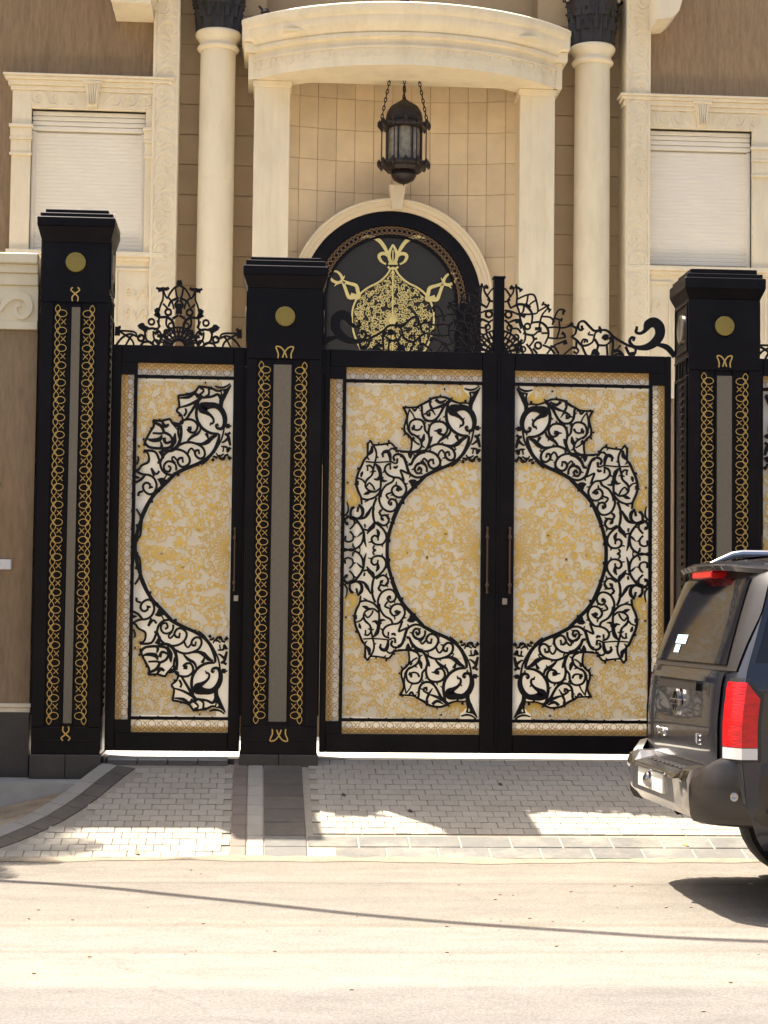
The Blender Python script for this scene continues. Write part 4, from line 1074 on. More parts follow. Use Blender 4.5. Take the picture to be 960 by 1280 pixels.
post('gate_post', 'tall black gate post on the left, standing beside the garden wall',
     dict(a=44, b=130, m=94, s0=82, s1=95, l0=62, l1=77.5, r0=97, r1=112),
     dict(neck=303, slab0=284, slab1=272, t2=266.7, t1=261, coin=328, sb=905, st=383, gb=906, gt=381, e1=368, e0=917, bot=930), G(85, 943, YPF).z)
post('gate_post', 'black pillar with wide grey mesh slot between single and double gates',
     dict(a=304.5, b=399.5, m=357, s0=337.5, s1=362, l0=319.5, l1=335, r0=365.5, r1=381.5),
     dict(neck=360, slab0=345, slab1=333, t2=326, t1=321, coin=395.6, sb=903, st=455, gb=905, gt=452, e1=440.6, e0=919, bot=930), G(350, 943, YPF).z)
post('gate_post', 'black gate post on the right, standing behind the parked car',
     dict(a=860, b=950, m=906, s0=895, s1=916, l0=876, l1=892, r0=919.5, r1=934.5),
     dict(neck=374, slab0=362, slab1=348, t2=342.5, t1=336, coin=407.6, sb=905, st=469, gb=907, gt=466, e1=452, e0=920, bot=930), G(900, 943, YPF).z)
# ------------------------------------------------------------------ garden wall, left
root = thing('garden_wall', (-5.5, 0, ZR), 'brown garden wall with carved cream coping left of the tall post', 'wall'); A = At(root)
xe = G(47, 500).x; YW = -.10
zw = lambda p: G(10, p, YW).z
k = MB().box(-9, xe, YW, .12, zw(884), zw(412)); A.put(k, 'render', M['stucco_tan'])
k = MB(); k.box(-9, xe+.0, YW-.03, .15, zw(412), zw(402), .004); k.box(-9, xe, YW-.015, .135, zw(402), zw(357), .003); k.box(-9, xe, YW-.035, .155, zw(357), zw(342), .006)
k.box(-9, xe, YW-.055, .175, zw(342), zw(331), .005); k.box(-9, xe, YW-.09, .21, zw(331), zw(318), .008)
A.put(k, 'coping', M['stone'])
k = MB(); x = xe-.30
rel = [(0, 0), (.05, .10), (.13, .15), (.21, .12), (.235, .03), (.19, -.04), (.13, -.02), (.125, .05), (.165, .065)]
zc_ = (zw(402)+zw(357))/2-.02
while x > -5:
    k.stroke([(x+a, zc_-.05+b*.9) for a, b in rel], [.02, .05, .07, .06, .05, .04, .035, .03, .03], YW-.034, YW-.015)
    k.stroke([(x-.26+a*.9, zc_-.06+b*.35) for a, b in ((0, 0), (.1, .18), (.2, .3), (.3, .25))], [.02, .05, .06, .02], YW-.030, YW-.015)
    x -= .36
A.put(k, 'coping_relief', M['stone'])
k = MB(); k.box(-9, xe+.02, YW-.05, .17, zw(884), zw(879), .004); k.box(-9, xe+.01, YW-.035, .155, zw(890), zw(884), .003); A.put(k, 'ledge', M['stone'])
x = xe+.01; i = 0
while x > -6:
    k = MB().box(x-.62, x-.004, YW-.03, .15, ZR-.1, zw(890), .003); A.put(k, 'plinth_slab', M['blackstone']); x -= .624
p0, p1 = G(-4, 699, YW-.02), G(14, 712, YW-.02)
k = MB().box(p0.x, p1.x, YW-.03, YW, p1.z, p0.z, .006)
o = k.build('wall_box', M['white']); tag(o, 'small white box fixed to the brown garden wall', 'junction box')
# ------------------------------------------------------------------ mansion
YW_ = 5.10                                     # window walls
YP_ = 5.00                                     # pilaster fronts
root = thing('mansion', (G(505, 690, 5).x, 5.6, 0), 'cream and brown mansion front with columned porch behind the gates', 'house')
A = At(root)
def gx(p, y, Y): return G(p, y, Y).x
def gz(x, p, Y): return G(x, p, Y).z
ZT = 9.6
# window openings
wl = dict(x0=gx(38, 230, YW_), x1=gx(181, 230, YW_), z0=gz(100, 313, YW_), z1=gz(100, 138, YW_))
wr = dict(x0=gx(806, 230, YW_), x1=gx(939, 230, YW_), z0=gz(880, 333, YW_), z1=gz(880, 163, YW_))
xpl0, xpl1 = gx(188, 250, YP_), gx(221, 250, YP_)
xpr0, xpr1 = gx(782, 250, YP_), gx(813, 250, YP_)
def wall_with_hole(xa, xb, w, m, Y0=YW_, Y1=YW_+.35):
    k = MB()
    k.box(xa, w['x0'], Y0, Y1, -.3, ZT); k.box(w['x1'], xb, Y0, Y1, -.3, ZT)
    k.box(w['x0'], w['x1'], Y0, Y1, -.3, w['z0']); k.box(w['x0'], w['x1'], Y0, Y1, w['z1'], ZT)
    return A.put(k, 'wall', m)
wall_with_hole(-11, xpl1-.02, wl, M['stucco'])
wall_with_hole(xpr0+.02, 13, wr, M['stucco_tan'])
k = MB().box(-11, 13, 5.8, 6.1, -.3, ZT); A.put(k, 'rear_wall', M['niche'])
k = MB().box(-11, 13, 5.12, 14, ZT, ZT+.2); A.put(k, 'roof', M['stone'])

def window(w, left, label):
    W = MB(); jw = .205
    x0, x1, z0, z1 = w['x0'], w['x1'], w['z0'], w['z1']
    # opening surround : the frame is the window part, its pieces are sub-parts
    W.box(x0-jw, x0, YW_-.05, YW_+.10, z0-.02, z1+.19, .005)
    W.box(x1, x1+jw, YW_-.05, YW_+.10, z0-.02, z1+.19, .005)
    W.box(x0, x1, YW_-.05, YW_+.10, z1, z1+.19, .005)
    root_w = A.put(W, 'window', M['stone'], label=label)
    k = MB(); ex = x1+jw
    xa, xb = x0-jw, x1+jw
    for (za, zb, e) in ((.19, .24, .02), (.24, .295, .045), (.295, .33, .075), (.33, .355, .095)):
        k.box(xa-e, xb+e, YW_-.05-e, YW_+.1, z1+za, z1+zb, .006)
    A.put(k, 'cornice', M['stone'], root_w)
    k = MB(); xm = (x0+x1)/2+(.04 if left else .02); zc = z1
    k.box(xm-.11, xm+.11, YW_-.13, YW_-.05, zc+.27, zc+.295, .004)
    k.add([(xm-.085, YW_-.115, zc+.27), (xm+.085, YW_-.115, zc+.27), (xm+.085, YW_-.052, zc+.27), (xm-.085, YW_-.052, zc+.27),
           (xm-.05, YW_-.075, zc+.02), (xm+.05, YW_-.075, zc+.02), (xm+.05, YW_-.052, zc+.02), (xm-.05, YW_-.052, zc+.02)],
          [(0,1,2,3),(4,7,6,5),(4,5,1,0),(5,6,2,1),(6,7,3,2),(7,4,0,3)])
    for i in range(-2, 3): k.stroke([(xm+i*.03, zc+.25), (xm+i*.024, zc+.18), (xm+i*.018, zc+.05)], [.016, .018, .008], YW_-.125, YW_-.06)
    A.put(k, 'bracket', M['stone'], root_w)
    for s in (1, -1):                          # carved leaves on the lintel
        k = MB()
        for j in range(3):
            cx = xm+s*(.20+.17*j)
            k.stroke([(cx-.08*s, zc+.05), (cx-.02*s, zc+.15), (cx+.05*s, zc+.16), (cx+.075*s, zc+.10), (cx+.04*s, zc+.065), (cx+.015*s, zc+.10)], [.014, .028, .028, .026, .022, .018], YW_-.060, YW_-.05)
            k.stroke([(cx+.0*s, zc+.03), (cx+.10*s, zc+.05), (cx+.13*s, zc+.12)], [.02, .028, .008], YW_-.058, YW_-.05)
        A.put(k, 'lintel_relief', M['stone'], root_w, kind='stuff')
    for xq in (x0-jw/2, x1+jw/2):              # small capitals on the jambs
        k = MB(); zt = z1-.22
        for (za, zb, e) in ((0, .035, .045), (-.10, 0, .022), (-.13, -.10, .032), (-.27, -.13, .012), (-.30, -.27, .030)):
            k.box(xq-jw/2-e*.6, xq+jw/2+e*.6, YW_-.05-e, YW_-.049, zt+za, zt+zb, .004)
        A.put(k, 'jamb_capital', M['stone'], root_w)
    # roller shutter with its box and guide rails
    s = MB(); zb = z1-.007
    s.box(x0, x1, YW_+.125, YW_+.135, z0, z1)
    n = 4; h = .055
    for i in range(n): s.box(x0, x1, YW_+.03, YW_+.12, zb-h*(i+1)+.006, zb-h*i, .008)
    A.put(s, 'shutter_box', M['shutter'], root_w)
    s = MB(); z = zb-h*n-.01; pitch = .042
    vs = []; fs = []
    xa, xb = x0+.045, x1-.045
    while z > z0+.02:
        for (dz, dy) in ((0, .0635), (.006, .0600), (.030, .0590), (.040, .0625)): vs += [(xa, YW_+dy, z-dz), (xb, YW_+dy, z-dz)]
        z -= pitch
    for i in range(0, len(vs)-2, 2): fs.append((i, i+2, i+3, i+1))
    s.add(vs, fs); s.box(xa, xb, YW_+.085, YW_+.10, z0, zb-.2)
    A.put(s, 'shutter', M['shutter'], root_w, kind='stuff')
    for (xa, xb) in ((x0, x0+.044), (x1-.044, x1)):
        s = MB().box(xa, xb, YW_+.03, YW_+.11, z0, zb-h*n-.002, .005); A.put(s, 'guide_rail', M['shutter'], root_w)
    s = MB(); s.box(x0-jw-.03, x1+jw+.03, YW_-.11, YW_+.12, z0-.075, z0-.021, .006); s.box(x0-jw, x1+jw, YW_-.08, YW_-.001, z0-.115, z0-.075, .004)
    A.put(s, 'sill', M['stone'], root_w)
    # apron with moulded panels and a carved scroll
    s = MB(); zt = z0-.115; zl_ = zt-1.35
    s.box(x0-jw, x1+jw, YW_-.04, YW_-.001, zl_, zt)
    pw = (x1-x0+2*jw)/3
    for i in range(3):
        a, b = x0-jw+pw*i+.04, x0-jw+pw*(i+1)-.04
        for (q0, q1, r0_, r1_) in ((a, b, zt-.10, zt-.07), (a, b, zl_+.05, zl_+.08), (a, a+.03, zl_+.08, zt-.10), (b-.03, b, zl_+.08, zt-.10)): s.box(q0, q1, YW_-.06, YW_-.04, r0_, r1_, .004)
        c = (a+b)/2
        for sg in (1, -1):
            for j in range(4):
                zc2 = zt-.30-.22*j
                s.stroke([(c, zc2-.1), (c+sg*.05, zc2), (c+sg*.10, zc2+.02), (c+sg*.11, zc2-.05), (c+sg*.07, zc2-.06)], [.016, .025, .03, .024, .02], YW_-.055, YW_-.04)
    A.put(s, 'apron', M['stone'], root_w)
window(wl, True, 'left window with its grey roller shutter closed')
window(wr, False, 'right window with its grey roller shutter closed')

# pilasters with running scroll
def scroll_band(k, xc, w_, z0, z1, y):
    p = .46; z = z0; i = 0
    while z < z1:
        s = 1 if i % 2 else -1
        q = [(-.46, -.05), (-.30, .25), (.05, .40), (.36, .30), (.42, .02), (.18, -.12), (-.02, .02), (.06, .18), (.18, .14)]
        k.stroke([(xc+s*a*w_*.80, z+b*.30+.04) for a, b in q], [.02, .030, .034, .034, .032, .028, .026, .026, .022], y-.010, y-.0, sub=4)
        k.stroke([(xc-s*.34*w_, z-.02), (xc-s*.10*w_, z+.0), (xc+s*.12*w_, z-.06)], [.008, .03, .008], y-.008, y-.0)
        z += p*.52; i += 1
for (a, b, lab) in ((xpl0, xpl1, 'l'), (xpr0, xpr1, 'r')):
    k = MB().box(a, b, YP_, YP_+.55, -.3, ZT, .006); o = A.put(k, 'pilaster', M['stone'])
    k = MB()
    k.box(a+.008, a+.030, YP_-.012, YP_, -.2, ZT-.1); k.box(b-.030, b-.008, YP_-.012, YP_, -.2, ZT-.1)
    scroll_band(k, (a+b)/2, b-a, .9, ZT-.3, YP_)
    A.put(k, 'scroll_relief', M['stone'], o)
# niche backs behind the columns, laid in blocks
YN = 5.42
def niche(xa, xb):
    k = MB().box(xa, xb, YN+.012, YN+.3, -.3, ZT); o = A.put(k, 'niche_wall', M['joint'])
    hw = .345; z = gz(232, 300, YN)-.335*9; n = max(1, round((xb-xa)/.40)); tw = (xb-xa)/n
    b = MB().box(-tw/2+.004, tw/2-.004, 0, .06, -.163, .163, .004); me = bpy.data.meshes.new('niche_block'); me.from_pydata(b.v, [], b.f); me.materials.append(M['niche'])
    while z < ZT-.2:
        if z > .8:
            for i in range(n):
                c = bpy.data.objects.new('niche_block', me); COL.objects.link(c); c.parent = o
                c.location = (xa+tw*(i+.5)-A.o.x, YN+random.uniform(-.002, .002)-A.o.y, z-A.o.z)
        z += .335
xap0, xap1 = gx(362, 250, 5.0), gx(647, 250, 5.0)      # inner faces of the porch piers
xp0, xp1 = gx(316, 250, 4.9), gx(361, 250, 4.9)
xp2, xp3 = gx(649, 250, 4.9), gx(693, 250, 4.9)
niche(xpl1-.05, xp0+.12); niche(xp3-.12, xpr0+.05)
# round columns
def column(pxa, pxb, pring, pcap0, xref):
    xa, xb = gx(pxa, 250, 5.15), gx(pxb, 250, 5.15); r = (xb-xa)/2; xc = (xa+xb)/2; yc = 5.15
    zr0, zr1 = gz(xref, pring[1], yc), gz(xref, pring[0], yc); zc1 = gz(xref, pcap0, yc)
    k = MB(); k.lathe([(r*1.03, -.3), (r*1.02, 2.5), (r, 4), (r*.993, 4.596), (r*.975, 4.60), (r*.975, 4.606), (r*.992, 4.61), (r*.982, 5.816), (r*.965, 5.82), (r*.965, 5.826), (r*.981, 5.83), (r*.965, zr0-.002)], xc, yc, 32)
    o = A.put(k, 'column', M['stone'], smooth=True)
    k = MB(); h = zr1-zr0
    k.lathe([(r*.97, zr0), (r*1.10, zr0+h*.06), (r*1.16, zr0+h*.16), (r*1.10, zr0+h*.28), (r*1.02, zr0+h*.36), (r*1.03, zr0+h*.5), (r*1.12, zr0+h*.62), (r*1.24, zr0+h*.78), (r*1.26, zr0+h*.9), (r*1.2, zr0+h)], xc, yc, 32)
    A.put(k, 'necking', M['stone'], o, smooth=True)
    k = MB(); hc = zc1-zr1
    k.lathe([(r*1.14, zr1+.001), (r*1.16, zr1+hc*.1), (r*1.22, zr1+hc*.5), (r*1.34, zr1+hc*.8), (r*1.40, zr1+hc)], xc, yc, 24)
    for row, (z0, z1, rr, n, lean) in enumerate(((.02, .50, 1.18, 14, .10), (.30, .78, 1.24, 14, .16), (.60, 1.05, 1.34, 10, .22))):
        for i in range(n):
            a = 2*math.pi*(i+.5*(row % 2))/n; wd = 2*math.pi*r*rr/n*.42
            ca, sa = math.cos(a), math.sin(a)
            pr = [(0, .0), (.35, .02), (.75, .06*1), (.95, lean*.9), (1.0, lean*1.25), (.90, lean*1.35)]
            vs = []
            for t, off in pr:
                zz = zr1+hc*(z0+(z1-z0)*t); R_ = r*(rr+off); wv = wd*(1-.65*t*t)
                for sg, dd in ((-1, -.012), (0, .014), (1, -.012)): vs.append((xc+(R_+dd)*ca-sg*wv*sa, yc+(R_+dd)*sa+sg*wv*ca, zz))
            fs = []
            for j in range(len(pr)-1):
                for q in (0, 1): fs.append((j*3+q, j*3+q+1, j*3+q+4, j*3+q+3))
            k.add(vs, fs)
    A.put(k, 'capital', M['capital'], o)
    k = MB(); k.lathe([(r*1.5, zc1), (r*1.55, zc1+.06), (r*1.4, zc1+.10), (r*1.4, zc1+.8)], xc, yc, 32); A.put(k, 'impost', M['stone'], o, smooth=True)
M['capital'] = mat('black_capital', (.022, .018, .016, 1), .55, var=.3, vscale=20)
column(246.5, 292.5, (42, 66), -8, 270); column(717, 762, (60, 84), 4, 740)
# porch : piers and bowed entablature
def pier(a, b):
    k = MB(); k.box(a, b, 4.90, 5.42, -.3, ZE0, .008)
    n = 4; wd = (b-a-.06)/n
    for i in range(n): k.box(a+.03+wd*i+.012, a+.03+wd*(i+1)-.012, 4.897, 4.90, .6, ZE0-.08, .001)
    k.box(a-.015, b+.015, 4.88, 5.43, ZE0-.07, ZE0-.002, .005)
    A.put(k, 'pier', M['stone'])
xe0, xe1 = gx(314, 60, 4.85), gx(706, 60, 4.85)
ZE0 = gz(340, 101, 4.90)
xmid = (xp0+xp3)/2; halfc = (xp3-xp0)/2+.02
pier(xp0, xp1); pier(xp2, xp3)
BOW = .72
Rb = (halfc**2+BOW**2)/(2*BOW); ycen = 4.88-BOW+Rb      # centre of the bow behind
def arc_pts(extra, n=40):
    R_ = Rb+extra; a = math.asin(min(1, halfc/Rb))
    return [(xmid+R_*math.sin(t), ycen-R_*math.cos(t)) for t in [-a+2*a*i/n for i in range(n+1)]]
HE = gz(505, 9, 4.2)-ZE0
prof = [(.0, .0), (.0, .30), (.018, .30), (.018, .335), (.0, .335), (.0, .45), (.05, .47), (.05, .53), (.03, .545), (.06, .60), (.11, .66), (.12, .70), (.13, .74), (.13, .80), (.155, .83), (.175, .90), (.175, .97), (.15, 1.0)]
k = MB(); n = 40
rows = [[(x, y, ZE0+HE*h) for x, y in arc_pts(e, n)] for e, h in prof]
back = [(x, max(y, 4.9)+.02) for x, y in arc_pts(-.42, n)]
vs = [p for r_ in rows for p in r_]+[(x, y, ZE0+HE) for x, y in back]+[(x, y, ZE0) for x, y in back]
m_ = n+1; fs = []
for j in range(len(prof)+1):
    for i in range(n): fs.append((j*m_+i, j*m_+i+1, (j+1)*m_+i+1, (j+1)*m_+i))
jl = len(prof)+1
for i in range(n): fs.append((jl*m_+i, jl*m_+i+1, i+1, i))
fs.append(tuple(j*m_ for j in range(len(prof)+1, -1, -1))); fs.append(tuple(j*m_+n for j in range(len(prof)+2)))
k.add(vs, fs); A.put(k, 'entablature', M['stone'], smooth=True)
# end blocks returning to the wall
for s in (-1, 1):
    k = MB(); xx = xmid+s*halfc
    k.box(xx-.05, xx+.05, 4.86, 5.43, ZE0, ZE0+HE*.45, .006); k.box(xx-.10, xx+.10, 4.80, 5.43, ZE0+HE*.45, ZE0+HE*.62, .01); k.box(xx-.12, xx+.12, 4.74, 5.43, ZE0+HE*.62, ZE0+HE*.985, .02)
    A.put(k, 'entablature_return', M['stone'])
k = MB()                                       # carved frieze of leaves on the bow
a_ = math.asin(halfc/Rb); nn = 26
for i in range(nn):
    t = -a_+2*a_*(i+.5)/nn
    b = MB(); s = 1 if i % 2 else -1
    b.stroke([(-.06*s, .06), (-.02*s, .15), (.03*s, .16), (.05*s, .11), (.02*s, .085)], [.01, .022, .024, .02, .014], -.007, .002, sub=3)
    b.stroke([(-.04*s, .03), (.03*s, .04), (.06*s, .07)], [.008, .022, .006], -.006, .002, sub=3)
    for x, y, z in b.v: pass
    ct, st = math.cos(t), math.sin(t); R_ = Rb
    k.add([(xmid+(R_-y)*st+x*ct, ycen-(R_-y)*ct+x*st, ZE0+.06+z) for x, y, z in b.v], b.f)
A.put(k, 'frieze_relief', M['stone'])
# curved tiled wall of the porch
ys_, sag = 5.22, .20
hc = (xap1-xap0)/2+.10; xcA = (xap0+xap1)/2
Ra = (hc*hc+sag*sag)/(2*sag); yA = ys_+sag-Ra
def apse(t, dr=0): return (xcA+(Ra+dr)*math.sin(t), yA+(Ra+dr)*math.cos(t))
ta = math.asin(hc/Ra)
k = MB(); n = 30; vs = []
for i in range(n+1):
    x, y = apse(-ta+2*ta*i/n, .014); vs += [(x, y, -.3), (x, y, ZE0+HE)]
k.add(vs, [(2*i, 2*i+2, 2*i+3, 2*i+1) for i in range(n)]); aw_ = A.put(k, 'porch_wall', M['joint'])
# arch geometry
YD = 5.20
xa_c = gx(489, 374, YD); za_c = gz(489, 376, YD); ppm = F/(YD+15.06)/1.0
Rdark = 114/ppm; Rout = 128/ppm; Rband0, Rband1 = 84/ppm, 96/ppm
tw = .2025; ntl = round(2*ta*Ra/tw); th = gz(430, 200, ys_+.1)-gz(430, 239, ys_+.1)
dth = 2*ta/ntl
b = MB().box(-dth*Ra/2+.002, dth*Ra/2-.002, -.0, .03, -th/2+.002, th/2-.002, .002); me_t = bpy.data.meshes.new('wall_tile'); me_t.from_pydata(b.v, [], b.f); me_t.materials.append(M['tile'])
z = gz(430, 239, ys_+.1)-th*6.5
while z < ZE0+HE*.6:
    for i in range(ntl):
        t = -ta+dth*(i+.5); x, y = apse(t)
        inn = (z < za_c and abs(x-xa_c) < Rdark-.12) or math.hypot(x-xa_c, z-za_c) < Rdark-.18
        if z > gz(430, 470, ys_) and not inn:
            c = bpy.data.objects.new('wall_tile', me_t); COL.objects.link(c); c.parent = aw_
            c.location = (x-A.o.x, y-A.o.y+random.uniform(-.0015, .0015), z-A.o.z); c.rotation_euler = (0, 0, -t)
    z += th
# arch trim and keystone
def archpts(R_, n=40, down=1.8):
    return [(xa_c-R_, za_c-down)]+[(xa_c-R_*math.cos(t), za_c+R_*math.sin(t)) for t in [math.pi*i/n for i in range(n+1)]]+[(xa_c+R_, za_c-down)]
k = MB()
for (ra, rb, y0) in ((Rdark, Rdark+.045, YD-.06), (Rdark+.045, Rout-.03, YD-.09), (Rout-.03, Rout, YD-.11)):
    k.stroke(archpts((ra+rb)/2), rb-ra, y0, YD+.12, smooth=False)
A.put(k, 'arch_trim', M['stone_tan'])
k = MB(); zk = za_c+Rdark; k.prism([(xa_c+.045-.055, zk-.0), (xa_c+.045+.055, zk-.0), (xa_c+.045+.09, zk+.27), (xa_c+.045-.09, zk+.27)], YD-.125, YD+.1)
A.put(k, 'keystone', M['stone_tan'])
# door: dark frame, gilt band, glass, gold medallion
k = MB(); k.prism([(xa_c+x, za_c+zz) for x, zz in [(-Rdark, -1.8), (Rdark, -1.8)]+[(Rdark*math.cos(t), Rdark*math.sin(t)) for t in [math.pi*i/40 for i in range(41)]]], YD+.03, YD+.09)
door = A.put(k, 'door', M['glassdark'])
k = MB(); k.stroke(archpts((Rdark+Rband1)/2), Rdark-Rband1, YD-.02, YD+.03, smooth=False); k.stroke(archpts(Rband0-.012), .024, YD-.005, YD+.03, smooth=False)
k.stroke(archpts((Rband0+Rband1)/2), Rband1-Rband0, YD+.012, YD+.03, smooth=False)
A.put(k, 'door_frame', M['black'], door)
k = MB(); nb = 44
for i in range(nb):
    t = math.pi*(i+.5)/nb; rm = (Rband0+Rband1)/2
    cx, cz_ = xa_c-rm*math.cos(t), za_c+rm*math.sin(t); hx = (Rband1-Rband0)*.40
    k.ringxz(cx, cz_, hx*.62, .009, YD+.004, YD+.012, 8)
    tx, tz = math.sin(t), math.cos(t); rx, rz = -math.cos(t), math.sin(t)
    k.stroke([(cx+rx*hx-tx*.04, cz_+rz*hx-tz*.04), (cx+rx*hx*.8, cz_+rz*hx*.8), (cx+rx*hx+tx*.04, cz_+rz*hx+tz*.04)], .010, YD+.004, YD+.012, sub=2)
    k.stroke([(cx-rx*hx-tx*.04, cz_-rz*hx-tz*.04), (cx-rx*hx*.8, cz_-rz*hx*.8), (cx-rx*hx+tx*.04, cz_-rz*hx+tz*.04)], .010, YD+.004, YD+.012, sub=2)
M['copper'] = mat('copper_band', (.20, .115, .05, 1), .45, metal=.5)
A.put(k, 'gilt_band', M['copper'], door)
T5, u5 = TZ(400, 280, 5.333, YD+.02)[0], 5.333*F/(YD+15.08)
md = [
 ([(272,95),(330,84),(392,110),(432,160),(452,205)], [4,22,26,24,14]),
 ([(486,138),(462,190),(462,230),(472,265)], [10,22,22,14]), ([(478,270),(462,225),(440,202),(412,198),(393,215),(405,245),(425,262)], [14,18,22,22,22,18,10]), ([(425,262),(440,268)], 12), ([(486,175),(486,265)], 8),
 ([(455,266),(486,266)], 12), ([(452,285),(470,300),(486,290)], 14), ([(470,300),(445,340),(392,388),(312,430),(252,488),(216,580),(222,715),(268,830),(300,860)], 12),
]
k = MB()
for pts, wd in md:
    for mir in (0, 1):
        q = [T5((972-x, y+ (x-486)*-.012)) if mir else T5((x, y)) for x, y in pts]; W_ = [v/u5 for v in wd] if isinstance(wd, list) else wd/u5
        if mir: q = q[::-1]; W_ = W_[::-1] if isinstance(W_, list) else W_
        k.stroke(q, W_, YD+.008, YD+.022)
k.stroke([T5((486, 290)), T5((484, 500)), T5((482, 870))], [.012, .017, .015], YD+.004, YD+.022)
c = T5((483, 645)); k.disc(c[0], c[1], .045, YD+.0, YD+.022)
for i in range(20):
    t = 2*math.pi*i/20; k.stroke([(c[0]+.05*math.cos(t), c[1]+.05*math.sin(t)), (c[0]+.10*math.cos(t), c[1]+.10*math.sin(t))], [.014, .004], YD+.010, YD+.022, smooth=False)
for dx, y in ((0, 325), (0, 520)):
    p = T5((485, y)); k.prism([(p[0]-.022, p[1]), (p[0], p[1]-.03), (p[0]+.022, p[1]), (p[0], p[1]+.03)], YD+.0, YD+.022)
A.put(k, 'medallion', M['goldbright'], door)
onion = [T5(p) for p in ((486,300),(470,320),(445,350),(392,396),(315,440),(258,494),(224,582),(230,715),(275,830),(300,850),(672,850),(697,830),(742,715),(748,582),(714,494),(657,440),(580,396),(527,350),(502,320))]
k = MB()
for pts, wd in arabesque(onion[::-1], .034, 11): k.stroke(pts, wd if not isinstance(wd, list) else [v*1.35 for v in wd], YD+.014, YD+.024, sub=3, back=False)
A.put(k, 'medallion_lace', M['goldbright'], door)
for mir in (0, 1):
    k = MB()
    for pts, wd in (([(72,318),(112,318),(140,345),(146,378),(118,392),(80,375),(62,345)], [6,14,18,18,20,18,10]), ([(146,378),(165,345)], [18,4]), ([(118,392),(95,415)], [16,4]), ([(140,378),(160,398)], 22),
                    ([(152,384),(200,398),(240,412),(252,450),(258,488),(225,488),(192,488),(172,440),(152,384)], [22,20,24,26,28,28,26,20,22]), ([(205,470),(250,485)], 24)):
        q = [T5((972-x, y+15)) if mir else T5((x, y)) for x, y in pts]; W_ = [v/u5 for v in wd] if isinstance(wd, list) else wd/u5
        if mir: q = q[::-1]; W_ = W_[::-1] if isinstance(W_, list) else W_
        k.stroke(q, W_, YD+.008, YD+.022, sub=3)
    A.put(k, 'side_ornament', M['goldbright'], door)
# balcony corners at the top of the picture
def balcony(p0, p1, zpx, xr):
    xa, xb = gx(p0, 10, 4.6), gx(p1, 10, 4.6); z = gz(xr, zpx, 4.6)
    k = MB(); k.box(xa, xb, 4.45, 5.10, z, z+.10, .006); k.box(xa-.03, xb+.03, 4.40, 5.10, z+.10, z+.20, .01); k.box(xa-.06, xb+.06, 4.36, 5.10, z+.20, z+.75, .01)
    A.put(k, 'balcony', M['stone'])
balcony(141, 190, 9, 165)
k = MB(); xa, xb, z = gx(813, 10, 4.9), gx(846, 10, 4.9), gz(830, 37, 4.9)
pr = [(0, 0), (.16, .02), (.24, .10), (.275, .22), (.285, .40), (.285, .9), (0, .9)]
k.prism([(xa+a, z+b) for a, b in pr], 4.55, 5.1); A.put(k, 'corbel', M['stone'])
# little things on the cornice
k = MB(); p = G(332, 17, 4.75); k.lathe([(.001, -.03), (.045, -.02), (.055, .01), (.03, .05), (.001, .06)], p.x, p.y, 10, z=p.z); k.tube([(p.x-.02, p.y, p.z+.02), (p.x-.07, p.y, p.z+.08)], .014, 6)
k.box(p.x-.04, p.x+.04, p.y-.03, p.y+.03, p.z-.075, p.z-.02)
tag(k.build('spotlight', M['bronze'], smooth=True), 'small dark spotlight at the left end of the porch cornice', 'spotlight')
k = MB(); p = G(506, 3, 4.25); k.lathe([(.06, -.045), (.06, -.03), (.03, -.02), (.05, .0), (.05, .06), (.02, .09)], p.x, p.y, 10, z=p.z)
tag(k.build('spotlight', M['bronze'], smooth=True), 'small dark spotlight on the middle of the porch cornice', 'spotlight')

# ------------------------------------------------------------------ lantern
YL = 4.72
lp = G(505, 175, YL); s_ = F/(YL+15.06); ur = 1/s_
root = thing('lantern', (lp.x, YL, lp.z), 'dark bronze lantern hanging on chains over the arched door', 'lantern'); A2 = At(root)
def lz(p): return gz(505, p, YL)
k = MB(); k.lathe([(.19, lz(153)), (.20, lz(150)), (.195, lz(146)), (.185, lz(141)), (.15, lz(134)), (.07, lz(128)), (.02, lz(124)), (.015, lz(121))], lp.x, YL, 24); A2.put(k, 'dome', M['bronze'], smooth=True)
k = MB(); k.lathe([(.20, lz(153.5)), (.255, lz(156)), (.262, lz(159)), (.24, lz(161.5)), (.2, lz(162))], lp.x, YL, 12)
for i in range(12):
    t = 2*math.pi*i/12; k.lathe([(.001, -.05), (.022, -.02), (.022, .02), (.001, .05)], lp.x+.265*math.cos(t), YL+.265*math.sin(t), 6, z=lz(157))
A2.put(k, 'upper_crown', M['bronze'])
k = MB(); k.lathe([(.2, lz(202)), (.255, lz(204)), (.262, lz(207)), (.245, lz(209)), (.22, lz(211)), (.19, lz(215))], lp.x, YL, 12)
for i in range(12):
    t = 2*math.pi*i/12; k.lathe([(.001, -.05), (.022, -.02), (.022, .02), (.001, .05)], lp.x+.265*math.cos(t), YL+.265*math.sin(t), 6, z=lz(206))
A2.put(k, 'lower_crown', M['bronze'])
k = MB(); k.lathe([(.001, lz(233)), (.012, lz(230)), (.05, lz(229)), (.11, lz(225)), (.135, lz(220)), (.13, lz(216)), (.12, lz(214))], lp.x, YL, 20); A2.put(k, 'finial', M['bronze'], smooth=True)
k = MB(); k.lathe([(.165, lz(202)), (.172, lz(178)), (.165, lz(155))], lp.x, YL, 24); A2.put(k, 'glass', M['lampglass'], smooth=True)
for i in range(8):
    t = 2*math.pi*(i+.5)/8; k = MB(); k.tube([(lp.x+.195*math.cos(t), YL+.195*math.sin(t), lz(204)), (lp.x+.195*math.cos(t), YL+.195*math.sin(t), lz(155))], .012, 6); A2.put(k, 'bar', M['bronze'])
